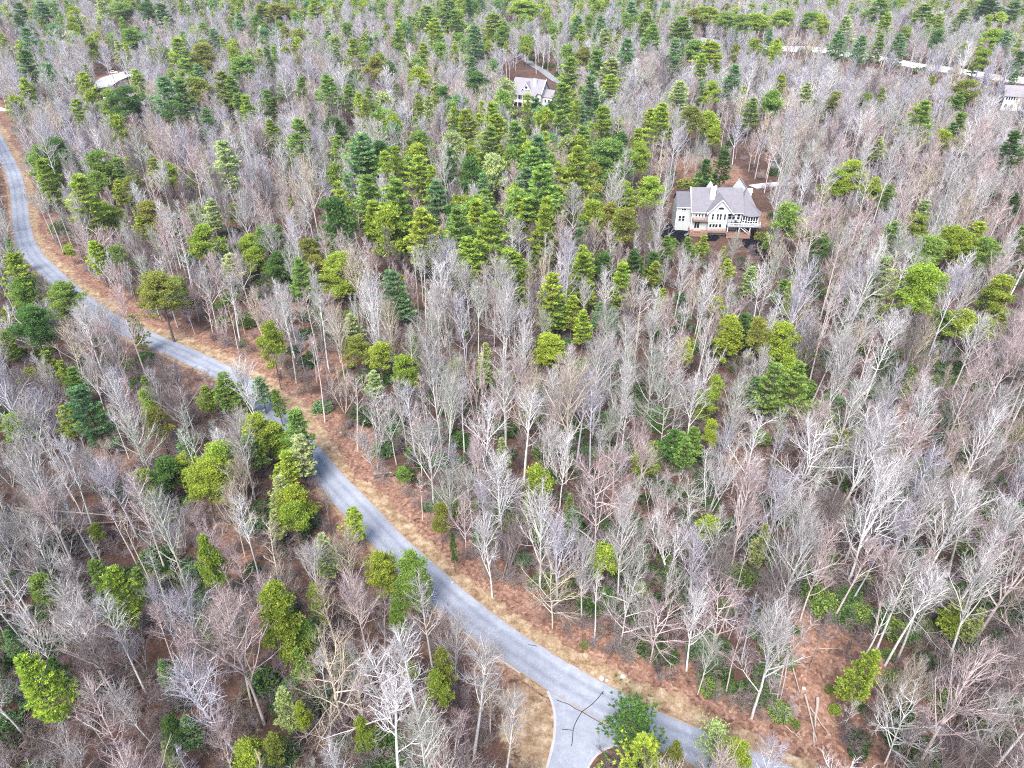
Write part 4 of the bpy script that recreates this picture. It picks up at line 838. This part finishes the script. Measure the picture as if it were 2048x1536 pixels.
# bare trees seen one by one in the photograph: foot pixel, height, kind, tint
BT = dict(g=(.39, .375, .36), w=(.52, .51, .50), p=(.41, .335, .325), t=(.40, .345, .275), l=(.37, .355, .39), d=(.16, .135, .13), c=(.345, .36, .31))
BWORD = dict(g='grey', w='white-limbed', p='pinkish', t='tan', l='lavender-grey', d='dark-barked', c='greenish-grey')
FWORD = dict(vase='fan-shaped bare tree', tall='tall straight bare tree', spread='wide-spreading bare tree', multi='many-stemmed bare tree', pole='slender pole-like bare tree')
HB = [(1592,1010,19,'spread','w',1.25),(1105,1256,15,'spread','t',1.0),(1300,1325,14,'spread','p',1.0),(1236,1205,19,'vase','g',1),(847,1497,24,'tall','w',1),(948,1520,25,'tall','g',1.1),(738,1330,19,'vase','p',1),(866,1342,19,'tall','g',1.1),(1132,968,25,'vase','t',1.15),(1013,905,24,'tall','g',1.1),(1052,930,20,'vase','t',1.1),(868,1012,21,'vase','g',1.15),(716,902,20,'pole','p',1.3),(590,716,20,'pole','w',1.1),(640,725,20,'pole','p',1.2),(482,692,21,'tall','g',1.3),(690,760,18,'vase','t',1.05),(1836,1530,22,'vase','p',1.15),(1990,1534,20,'tall','w',1.1),(1690,1450,6,'spread','w',.6),(1537,1400,7,'spread','g',.6),(1618,1340,13,'pole','d',.8),(1700,1362,19,'pole','g',1.1),(1745,1320,21,'tall','g',1),(1768,1335,22,'tall','w',1),(1790,1330,21,'tall','g',1),(1690,1180,24,'vase','w',1.1),(1830,1190,22,'vase','w',1.2),(1950,1190,21,'vase','w',1.2),(1560,1180,20,'vase','g',1),(330,1140,22,'tall','p',1),(60,1230,22,'tall','g',1),(240,1400,23,'tall','g',1),(290,1380,20,'tall','w',1),(425,1405,17,'multi','p',1),(520,1160,18,'tall','w',1),(505,1345,17,'vase','p',1),(1195,860,21,'vase','g',1),(890,690,18,'multi','g',1.1),(940,660,19,'vase','g',1.1),(1020,690,18,'vase','g',1.1),(1300,760,18,'vase','g',1.1),(1330,850,22,'tall','p',1.1),(1460,1150,21,'vase','p',1),(1420,1330,16,'spread','p',1.1),(1240,1290,14,'spread','g',1),(985,1195,17,'vase','w',1),(1080,1180,22,'vase','w',1),(1190,1120,20,'spread','p',1),(1000,1060,18,'spread','w',.8),(1220,1040,17,'spread','p',1),(530,890,20,'vase','w',1.1),(340,880,17,'tall','g',1),(60,900,23,'vase','l',1.1),(150,960,23,'tall','l',1.0),(185,1055,22,'tall','w',1),(75,660,16,'tall','l',1),(215,770,20,'vase','w',1.1),(260,770,20,'vase','g',1.1),(790,1470,17,'spread','w',1)]
for (u, v, H, kd, tc, wd) in HB:
    X, Y, _z = at(u, v); t = np.array(BT[tc]) * r_.uniform(.93, 1.07)
    todo.append(dict(k=kd, loc=(X, Y, float(height(X, Y))), W=.85 * wd * H / BARE[kd]['H'], H=H, tint=t, tc=tc, hero=True))

# --- where the rest of the woods may stand
def inside(poly_, U, V):
    P = np.array(poly_, float); c = np.zeros(U.shape, bool); j = len(P) - 1
    for i in range(len(P)):
        hit = ((P[i, 1] > V) != (P[j, 1] > V)) & (U < (P[j, 0] - P[i, 0]) * (V - P[i, 1]) / (P[j, 1] - P[i, 1] + 1e-9) + P[i, 0]); c ^= hit; j = i
    return c
KEEP = [[(1015,1395),(1060,1370),(1112,1400),(1112,1536),(1020,1536)], [(1345,360),(1380,372),(1500,352),(1520,372),(1520,430),(1545,480),(1500,494),(1380,494),(1322,478),(1340,445)], [(1005,150),(1050,140),(1128,170),(1125,200),(1085,232),(1008,222)],
        [(1990,190),(2048,165),(2048,232),(1996,228)], [(1484,462),(1530,466),(1550,535),(1515,515)], [(1688,446),(1728,446),(1728,472),(1688,472)], [(1575,1285),(1680,1290),(1720,1385),(1665,1500),(1590,1490),(1565,1390)], [(186,150),(262,138),(266,152),(200,182)], [(190,205),(222,205),(224,238),(190,238)],
        [(1036,122),(1058,122),(1122,160),(1115,176)], [(1000,35),(1012,35),(1026,72),(1014,72)], [(-10,200),(30,215),(40,250),(-10,260)], [(1500,362),(1575,356),(1575,374),(1500,384)]]
ROADV = [(0,290),(56,420),(80,512),(215,619),(321,669),(410,709),(500,755),(500,790),(460,772),(284,692),(160,600),(60,520),(24,430),(0,330)]
ROADV2 = [(620,880),(700,960),(830,1100),(953,1212),(1066,1295),(1193,1372),(1318,1440),(1400,1470),(1330,1500),(1200,1500),(1185,1600),(1085,1600),(1060,1480),(1110,1420),(1050,1340),(900,1230),(760,1095),(640,960)]
CLEAR = [(1640,1300,70,.08),(1590,1380,60,.25),(1660,1400,60,.3),(1480,335,55,.12),(1400,345,50,.3),(1350,330,40,.4),(1545,430,35,.35),(560,640,60,.6),(230,900,60,.55),(1850,850,80,.55),(1800,1380,80,.5),(460,1100,70,.6),(1055,1450,62,.06),(230,165,45,.3),(560,690,70,.5),(1330,1380,60,.35),(1000,1210,50,.4),(790,1010,60,.35),(1490,940,50,.6),(640,840,60,.3),(700,880,50,.3)]
NC = 90000
cy = 36 + (900 - 36) * r_.uniform(0, 1, NC) ** .95; cx = r_.uniform(-1, 1, NC) * (.80 * (cy * CT + 85 * ST) + 12)
rd, rs = road_dist(cx, cy)
ok = rd > np.where(rs > 0, HALF + 4.6, HALF + 2.2)
cz = height(cx, cy, rd); U, V, ZC = proj(np.stack([cx, cy, cz], 1))
kinds = np.array(['vase', 'tall', 'spread', 'multi', 'pole'])
near_lower_right = (U > 1150) & (V > 950)
pk = np.where(near_lower_right[:, None], [.40, .24, .08, .14, .14], [.40, .30, .03, .12, .15]); ck = (r_.uniform(size=(NC, 1)) > np.cumsum(pk, 1)).sum(1).clip(0, 4)
cH = r_.normal(17, 3.6, NC).clip(7, 26) * np.array([1, 1.08, .82, .72, 1.0])[ck]
gravel = np.interp(U, [1360, 1430, 1520, 1650, 1750, 1850, 1930, 2048], [80, 86, 96, 109, 125, 140, 151, 166])
for f in (.0, .35, .65, .9):
    u, v, _ = proj(np.stack([cx, cy, cz + cH * f], 1))
    kill = np.zeros(NC, bool)
    for K in KEEP: kill |= inside(K, u, v)
    rv = inside(ROADV, u, v) | inside(ROADV2, u, v)
    if f > .2:
        for sx_ in (-2.4, 2.4):
            u2, v2, _ = proj(np.stack([cx + sx_, cy, cz + cH * f], 1)); rv |= inside(ROADV, u2, v2) | inside(ROADV2, u2, v2)
    ok &= ~(kill & (r_.uniform(size=NC) < .97)); ok &= ~(rv & (r_.uniform(size=NC) < .86))
for f in np.linspace(0, 1, 9):
    u, v, _ = proj(np.stack([cx, cy, cz + cH * f], 1)); ok &= ~((np.abs(v - gravel) < 5) & (U > 1390) & (r_.uniform(size=NC) < .86))
for (u, v, r, keep) in CLEAR: ok &= ~((np.hypot(U - u, (V - v) * 1.15) < r) & (r_.uniform(size=NC) > keep))
hp = np.array([(h['u'], h['v'], h['pw'] * .5, h['ph'] * .52, proj(h['loc'])[1]) for h in todo if 'u' in h and h['k'] != 's'])
for f, prob in ((.45, .8), (.7, .95), (.97, .85)):     # do not hide the evergreens that the photograph shows
    u, v, _ = proj(np.stack([cx, cy, cz + cH * f], 1))
    for k in range(0, NC, 6000):
        q = ((u[k:k + 6000, None] - hp[None, :, 0]) / hp[None, :, 2]) ** 2 + ((v[k:k + 6000, None] - hp[None, :, 1]) / hp[None, :, 3]) ** 2
        cover = ((q < 1.8) & (V[k:k + 6000, None] > hp[None, :, 4] - 4)).any(1)
        ok[k:k + 6000] &= ~(cover & (r_.uniform(size=len(cover)) < prob))
ok &= (np.abs(U - 1024) < 1250) & (V > -10)
cell = {}
for h in todo: 
    if h['k'] != 's': cell.setdefault((int(h['loc'][0] // 4), int(h['loc'][1] // 4)), []).append((h['loc'][0], h['loc'][1], 2.4 if h['k'] in 'wvea' else 2.8))
keep = []
for i in np.flatnonzero(ok):
    x, y = cx[i], cy[i]; m = 3.4 + y * .0040; a_, b_ = int(x // 4), int(y // 4)
    if all(math.hypot(x - p, y - q) >= max(m, r) * (1 if r > 3.5 else .95) for i2 in range(-2, 3) for j2 in range(-2, 3) for p, q, r in cell.get((a_ + i2, b_ + j2), ())):
        cell.setdefault((a_, b_), []).append((x, y, m)); keep.append(i)
keep = np.array(keep)
big_ = np.sin(cx * .021 + 1) * np.sin(cy * .017 + 2) + .5 * np.sin(cx * .06 - cy * .04)
far_t = smooth(480, 120, V)       # far up the photograph bark reads cooler: distance haze put into the bark tints
rest = []; fill_pines = []
pine_p = np.where(V < 60, .34, np.where(V < 170, .16, np.where(V < 330, .05, .08)))
pine_p = np.where((U > 690) & (U < 1240) & (V > 270) & (V < 570), .30, pine_p); pine_p = pine_p * np.where((U > 1300) & (V > 75), .35, 1.0) * np.where((U > 380) & (U < 1250) & (V < 240), 1.5, 1.0) * np.where((U > 1450) & (V > 170), .5, 1)
for i in keep:
    z = float(cz[i]); q = r_.uniform()
    if r_.uniform() < pine_p[i]:
        k = 'w' if q < .5 else 'v'; tc = r_.choice(list('lgdbop'), p=[.42, .26, .03, .10, .07, .12]); H = r_.uniform(5, 12) if V[i] > 330 and pine_p[i] < .25 else r_.uniform(13, 23)
        fill_pines.append((cx[i], cy[i], z, k, H / (20 if k == 'w' else 18) * r_.uniform(.9, 1.3), H / (20 if k == 'w' else 18), np.array(TINT[tc]) * r_.uniform(.8, 1.15)))
        continue
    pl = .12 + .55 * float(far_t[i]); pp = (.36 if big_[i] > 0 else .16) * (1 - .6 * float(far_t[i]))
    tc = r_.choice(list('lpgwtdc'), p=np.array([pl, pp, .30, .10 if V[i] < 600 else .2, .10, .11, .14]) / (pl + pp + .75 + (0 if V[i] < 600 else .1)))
    kd = kinds[ck[i]]; H = float(cH[i])
    rest.append(dict(k=kd, loc=(cx[i], cy[i], z), W=H / BARE[kd]['H'] * r_.uniform(.74, 1.06) * (1 + .3 * float(smooth(520, 200, V[i]))), H=H, tint=np.array(BT[tc]) * r_.uniform(.85, 1.12), tc=tc, zc=float(ZC[i]), V=float(V[i]), U=float(U[i])))
print('bare', len(rest), 'fill pines', len(fill_pines), 'hero pines', len(hero))
# the bare trees that show largest are things of their own, the others one mass
def in_view(t):
    u, v, _ = proj(np.array(t['loc']) + [0, 0, t['H'] * .6]); return -20 < u < 2068 and -40 < v < 1560
rest.sort(key=lambda t: -(t['H'] / t['zc']) * in_view(t))
n_single = 300 - len(HB)
todo += rest[:n_single]; mass = rest[n_single:]

# --- labels
def words_for(t):
    if t['k'] in BARE: return f"{BWORD[t['tc']]} {FWORD[t['k']]}"
    if t['k'] == 's': return f"{TWORD[t['tc']]} " + ('low leafy shrub' if t['W'] > 2.6 else 'small leafy shrub')
    i = 2 if t['W'] < 4.2 else 0 if t['H'] / t['W'] > 2.6 else 1
    return f"{TWORD[t['tc']]} {KWORD[t['k']][i]}"
ORD = ['', 'second ', 'third ', 'fourth ', 'fifth ', 'sixth ', 'seventh ', 'eighth ', 'ninth ', 'tenth ', 'eleventh ', 'twelfth ', 'thirteenth ', 'fourteenth ', 'fifteenth ', 'sixteenth ', 'seventeenth ', 'eighteenth ', 'nineteenth ', 'twentieth ']
buckets = {}
for t in todo:
    u, v, zc = proj(np.array(t['loc']) + [0, 0, t['H'] * .5]); t['uv'] = (float(u), float(v)); t['zc'] = float(zc)
    d = [(math.hypot(u - lu, (v - lv) * 1.2), n, u - lu, (v - lv) * 1.2) for n, lu, lv in LANDMARKS]; d = min(d)
    way = ('right of' if d[2] > 0 else 'left of') if abs(d[2]) > abs(d[3]) else ('in front of' if d[3] > 0 else 'behind')
    t['side'] = 'r' if road_dist(t['loc'][0], t['loc'][1])[1] > 0 else 'l'
    buckets.setdefault((words_for(t), way, d[1]), []).append((d[0], id(t), t))
for (wd, way, lm), L in buckets.items():
    L.sort()
    for i, (_d, _i, t) in enumerate(L):
        t['label'] = f"{wd}, {ORD[min(i, 19)]}one {way} {lm}" if len(L) > 1 and i else f"{wd}, nearest one {way} {lm}" if len(L) > 1 else f"{wd} {way} {lm}"
for t in todo:
    if len(t['label'].split()) > 15: t['label'] = t['label'].replace('bright yellow-green', 'lime').replace('pale whitish green', 'pale-green').replace('nearest one', 'nearest')
# --- plant the individuals
GRP = dict(a='white pines in the woods', w='white pines in the woods', v='scrub pines in the woods', e='dense young pines', s='evergreen shrubs on the forest floor')
for i, t in enumerate(todo):
    k = t['k']; rz = r_.uniform(0, 6.283); var = i * 7 + int(r_.integers(0, 9))
    if k in BARE:
        plant('bare_tree', k, var, t['loc'], rz, t['W'], t['H'] / BARE[k]['H'], t['tint'], t['label'], 'tree', 'bare trees in the woods')
    elif k == 's':
        s = t['W'] / 3.2; plant('laurel_shrub', 'laurel', var, t['loc'], rz, s, min(max(s, .6), 1.3), t['tint'] * .65, t['label'], 'shrub', GRP['s'], 'leaves', 'stem')
    else:
        h0, w0 = (20, 6.2) if k in 'wa' else (18, 6.6)
        plant(KNAME[k], 'airy' if k == 'a' else k + 'big' if t['W'] > 7.2 and t['zc'] < 190 else k, var, t['loc'], rz, t['W'] / w0, t['H'] / h0, t['tint'], t['label'], 'pine tree', GRP[k])

# --- the masses: points that carry a mesh each
def mass_object(name, label, meshes, pts, rots, scales, which, tints):
    src = bpy.data.collections.new(name + '_kinds')
    for j, m in enumerate(meshes): src.objects.link(bpy.data.objects.new(f'{name}_kind_{chr(97 + j)}', m))
    me = bpy.data.meshes.new(name); n = len(pts); me.vertices.add(n); me.vertices.foreach_set('co', np.asarray(pts, np.float32).ravel())
    for nm, ty, arr, fld in (('turn', 'FLOAT_VECTOR', rots, 'vector'), ('size', 'FLOAT_VECTOR', scales, 'vector'), ('tint', 'FLOAT_VECTOR', tints, 'vector'), ('which', 'INT', which, 'value')):
        a = me.attributes.new(nm, ty, 'POINT'); a.data.foreach_set(fld, np.asarray(arr, np.int32 if ty == 'INT' else np.float32).ravel())
    o = link(name, me); o['kind'] = 'stuff'; o['label'] = label
    g = bpy.data.node_groups.new(name, 'GeometryNodeTree')
    g.interface.new_socket('Geometry', in_out='INPUT', socket_type='NodeSocketGeometry'); g.interface.new_socket('Geometry', in_out='OUTPUT', socket_type='NodeSocketGeometry')
    i_, o_ = g.nodes.new('NodeGroupInput'), g.nodes.new('NodeGroupOutput'); iop = g.nodes.new('GeometryNodeInstanceOnPoints'); ci = g.nodes.new('GeometryNodeCollectionInfo')
    ci.inputs['Collection'].default_value = src; ci.inputs['Separate Children'].default_value = True; ci.inputs['Reset Children'].default_value = True
    def attr(nm, ty):
        a = g.nodes.new('GeometryNodeInputNamedAttribute'); a.data_type = ty; a.inputs['Name'].default_value = nm; return a.outputs['Attribute']
    L = g.links
    L.new(i_.outputs[0], iop.inputs['Points']); L.new(ci.outputs[0], iop.inputs['Instance']); iop.inputs['Pick Instance'].default_value = True
    L.new(attr('which', 'INT'), iop.inputs['Instance Index']); L.new(attr('turn', 'FLOAT_VECTOR'), iop.inputs['Rotation']); L.new(attr('size', 'FLOAT_VECTOR'), iop.inputs['Scale'])
    L.new(iop.outputs[0], o_.inputs[0])
    md = o.modifiers.new('scatter', 'NODES'); md.node_group = g
    return o
order = ['vase', 'tall', 'spread', 'multi', 'pole']
off = np.r_[0, np.cumsum([len(FAR[k]) for k in order])]
which = [int(off[order.index(t['k'])] + r_.integers(0, len(FAR[t['k']]))) for t in mass]
mass_object('far_bare_woods', 'pale grey mass of bare trees filling the woods beyond the nearest ones', [m for k in order for m in FAR[k]], [t['loc'] for t in mass],
            [(0, 0, r_.uniform(0, 6.283)) for _ in mass], [(t['W'], t['W'], t['H'] / BARE[t['k']]['H']) for t in mass], which, [t['tint'] for t in mass])
which = [int(r_.integers(0, 5)) + (0 if p[3] == 'w' else 5) for p in fill_pines]
mass_object('far_pine_woods', 'scattered small and distant evergreens among the bare woods', FAR['w'] + FAR['v'], [p[:3] for p in fill_pines], [(0, 0, r_.uniform(0, 6.283)) for _ in fill_pines],
            [(p[4], p[4], p[5]) for p in fill_pines], which, [p[6] for p in fill_pines])
# leafless undergrowth
NS = 13000
sy = 36 + 420 * r_.uniform(0, 1, NS) ** 1.2; sx = r_.uniform(-1, 1, NS) * (.78 * (sy * CT + 90 * ST) + 8); d_, s_ = road_dist(sx, sy); sz = height(sx, sy, d_); su, sv, _ = proj(np.stack([sx, sy, sz], 1))
g_ = d_ > np.where(s_ > 0, HALF + 4.2, HALF + 1.6)
for K in KEEP: g_ &= ~inside(K, su, sv)
g_ &= ~(inside(SIDE_L + SIDE_R, su, sv)); g_ &= ~(inside(ROADV2, su, sv - 10))
for (u, v, r, kp) in CLEAR: g_ &= ~((np.hypot(su - u, (sv - v) * 1.15) < r) & (r_.uniform(size=NS) > max(kp, .45)))
I = np.flatnonzero(g_)
mass_object('undergrowth', 'thin pinkish leafless brush covering the forest floor', SAP, np.stack([sx, sy, sz], 1)[I], [(0, 0, r_.uniform(0, 6.283)) for _ in I], [(k, k, k * r_.uniform(.7, 1.1)) for k in r_.uniform(.45, 1.15, len(I))],
            [int(r_.integers(0, 5)) for _ in I], [np.array(BT[r_.choice(list('ppgtd'))]) * r_.uniform(.6, .95) for _ in I])

NU = 9000
ly = 36 + 600 * r_.uniform(0, 1, NU) ** 1.1; lx = r_.uniform(-1, 1, NU) * (.78 * (ly * CT + 90 * ST) + 8); d_, s_ = road_dist(lx, ly); lz = height(lx, ly, d_); lu, lv, _ = proj(np.stack([lx, ly, lz], 1))
patch = np.sin(lx * .055 + 2.1) * np.sin(ly * .06 + .5) + .6 * np.sin(lx * .13 + ly * .09) + .5 * r_.normal(size=NU)
patch += np.where((lu > 1080) & (lv > 620), .6, -.1) + np.where((lu > 1500) & (lv > 640) & (lv < 1080), .35, 0) - np.where((lu < 700) & (lv > 900), .2, 0)
g_ = (patch > .2) & (d_ > np.where(s_ > 0, HALF + 6, HALF + 3))
for K in KEEP: g_ &= ~inside(K, lu, lv)
g_ &= ~(inside(SIDE_L + SIDE_R, lu, lv)); g_ &= ~(inside(ROADV2, lu, lv - 10))
for (u, v, r, kp) in CLEAR: g_ &= ~((np.hypot(lu - u, (lv - v) * 1.15) < r) & (r_.uniform(size=NU) > kp * .5))
I = np.flatnonzero(g_)
both_l = [both('far_laurel', laurel(30 + j), M_PTRUNK, M_LEAF) for j in range(3)]
mass_object('evergreen_undergrowth', 'dark green leafy undergrowth in patches under the bare trees', both_l, np.stack([lx, ly, lz], 1)[I], [(0, 0, r_.uniform(0, 6.283)) for _ in I], [(k, k, k * r_.uniform(.6, 1.1)) for k in r_.uniform(.5, 1.45, len(I))],
            [int(r_.integers(0, 3)) for _ in I], [np.array(TINT[r_.choice(list('ddbdg'))]) * r_.uniform(.35, .7) for _ in I])

# --- fallen trunks, sawn logs, stones
def log(label, p0, p1, r0, m=None, z0=None, z1=None, group='fallen trunks', branches=0):
    a, b = at(*p0), at(*p1); za = float(height(a[0], a[1])) + r0 + (z0 or 0); zb = float(height(b[0], b[1])) + r0 + (z1 or 0)
    c = Vector((a[0], a[1], za)); t = thing('fallen_trunk', label, 'log', tuple(c), 0, group)
    d = Vector((b[0] - a[0], b[1] - a[1], zb - za)); n = 6
    rr = random.Random(label); pts = [d * (i / n) + Vector((rr.uniform(-.06, .06), rr.uniform(-.06, .06), rr.uniform(-.02, .06))) for i in range(n + 1)]
    MB().tube(pts, [r0 * (1 - .55 * i / n) for i in range(n + 1)], 7).build('trunk', m or M_WOOD, t)
    k = d.normalized(); MB().tube([-k * .015, k * .02], r0 * .9, 7).build('sawn_end', M_LOGEND, t)
    if branches:
        b_ = MB()
        for i in range(branches):
            f = rr.uniform(.55, 1); q = d * f; e = k * rr.uniform(.4, 1.4) + Vector((rr.uniform(-1, 1), rr.uniform(-1, 1), rr.uniform(.1, .9)))
            b_.tube([q, q + e * .6 + Vector((0, 0, .1)), q + e * 1.3], [.05, .035, .012], 4)
        b_.build('branch', m or M_WOOD, t)
for a in [("long pale fallen trunk, upper one of the three lying left of the road", (20, 1018), (296, 1038), .19, M_WOOD, .4, .8, 'fallen trunks', 7), ("pale fallen trunk, shortest of the three lying left of the road", (147, 1047), (308, 1040), .15, M_WOOD, .6, .9, 'fallen trunks', 5),
          ("pale fallen trunk slanting below the long one left of the road", (-10, 1010), (140, 1056), .17, M_WOOD, .2, .5, 'fallen trunks', 5),
          ("white fallen stem running down through the rust-brown clearing", (1573, 1313), (1599, 1388), .13, M_WOOD, .5, .1), ("longest pale log of the crossed pile in the clearing", (1610, 1391), (1632, 1482), .16), ("thick greyish log standing across the crossed pile", (1634, 1399), (1629, 1456), .24),
          ("thin pale log branching off the crossed pile", (1619, 1416), (1655, 1472), .12, M_WOOD, .1, .4), ("short pale log at the foot of the crossed pile", (1627, 1466), (1627, 1495), .14), ("thin pale stem lying by the road verge below the clearing", (1560, 1443), (1601, 1481), .09, M_WOOD, .05, .05, 'fallen trunks', 3),
          ("thin straight white stem lying flat across the clearing", (1636, 1303), (1689, 1304), .08), ("pale leaning stem, left of the close pair above the verge", (1569, 1318), (1545, 1443), .12, M_WOOD, 1.4, .1), ("pale leaning stem, right of the close pair above the verge", (1572, 1326), (1551, 1447), .11, M_WOOD, 1.4, .1),
          ("dark fallen trunk at the wood's edge above the road", (431, 650), (395, 669), .2, M_LOGD, .5, .1), ("thin white stem lying uphill of the sawn logs", (725, 913), (754, 938), .09, M_WOOD), ("pale stem lying across the brown floor right of the road", (690, 742), (735, 800), .1, M_WOOD, .2, .1)]: log(*a)
log("thick dark sawn log, front one of the pair on the verge", (749, 956), (787, 953), .38, M_LOGD, group='sawn logs by the road'); log("thick sawn log with a pale stripe, rear one of the pair on the verge", (749, 950), (784, 948), .34, M_WOOD, group='sawn logs by the road')
for i, (u, v, s, lb) in enumerate([(1203, 1357, .42, "white stone on the straw verge above the side road"), (1214, 1361, .28, "small white stone beside the larger one on the verge"), (1246, 1354, .4, "dark-edged stone at the top of the wide verge"), (682, 866, .35, "pale stone on the brown bank above the road"),
                                (1607, 1378, .3, "pale stone beside the fallen stem in the clearing"), (562, 738, .35, "stone where the verge meets the brown bank"), (905, 1165, .3, "stone on the mossy bank by the road")]):
    x, y, _ = at(u, v); t = thing('stone', lb, 'stone', (x, y, float(height(x, y)) + s * .2), i * 1.3, 'stones along the verge'); r = np.random.default_rng(i); b = bpy.data.meshes.new('stone')
    import bmesh
    bm = bmesh.new(); bmesh.ops.create_icosphere(bm, subdivisions=2, radius=s)
    for q in bm.verts: q.co *= float(1 + r.normal(0, .09)); q.co.z *= .65
    bm.to_mesh(b); bm.free(); b.materials.append(M_ROCK); link('body', b, t)
# ------------------------------------------------------------------ the air
hz = MB(); hz.box(-1100, 1100, -60, 1300, -8, 94)
m_, n_, b_ = mat('haze_air'); n_.nodes.remove(b_); pv = N(n_, 'ShaderNodeVolumePrincipled'); pv.inputs['Color'].default_value = (0.82, 0.86, 1.0, 1); pv.inputs['Density'].default_value = 0.00006; pv.inputs['Anisotropy'].default_value = 0.0
n_.links.new(pv.outputs[0], n_.nodes['Material Output'].inputs['Volume'])
hzo = hz.build('haze', m_); hzo['kind'] = 'stuff'; hzo['label'] = 'thin pale air over the woods'
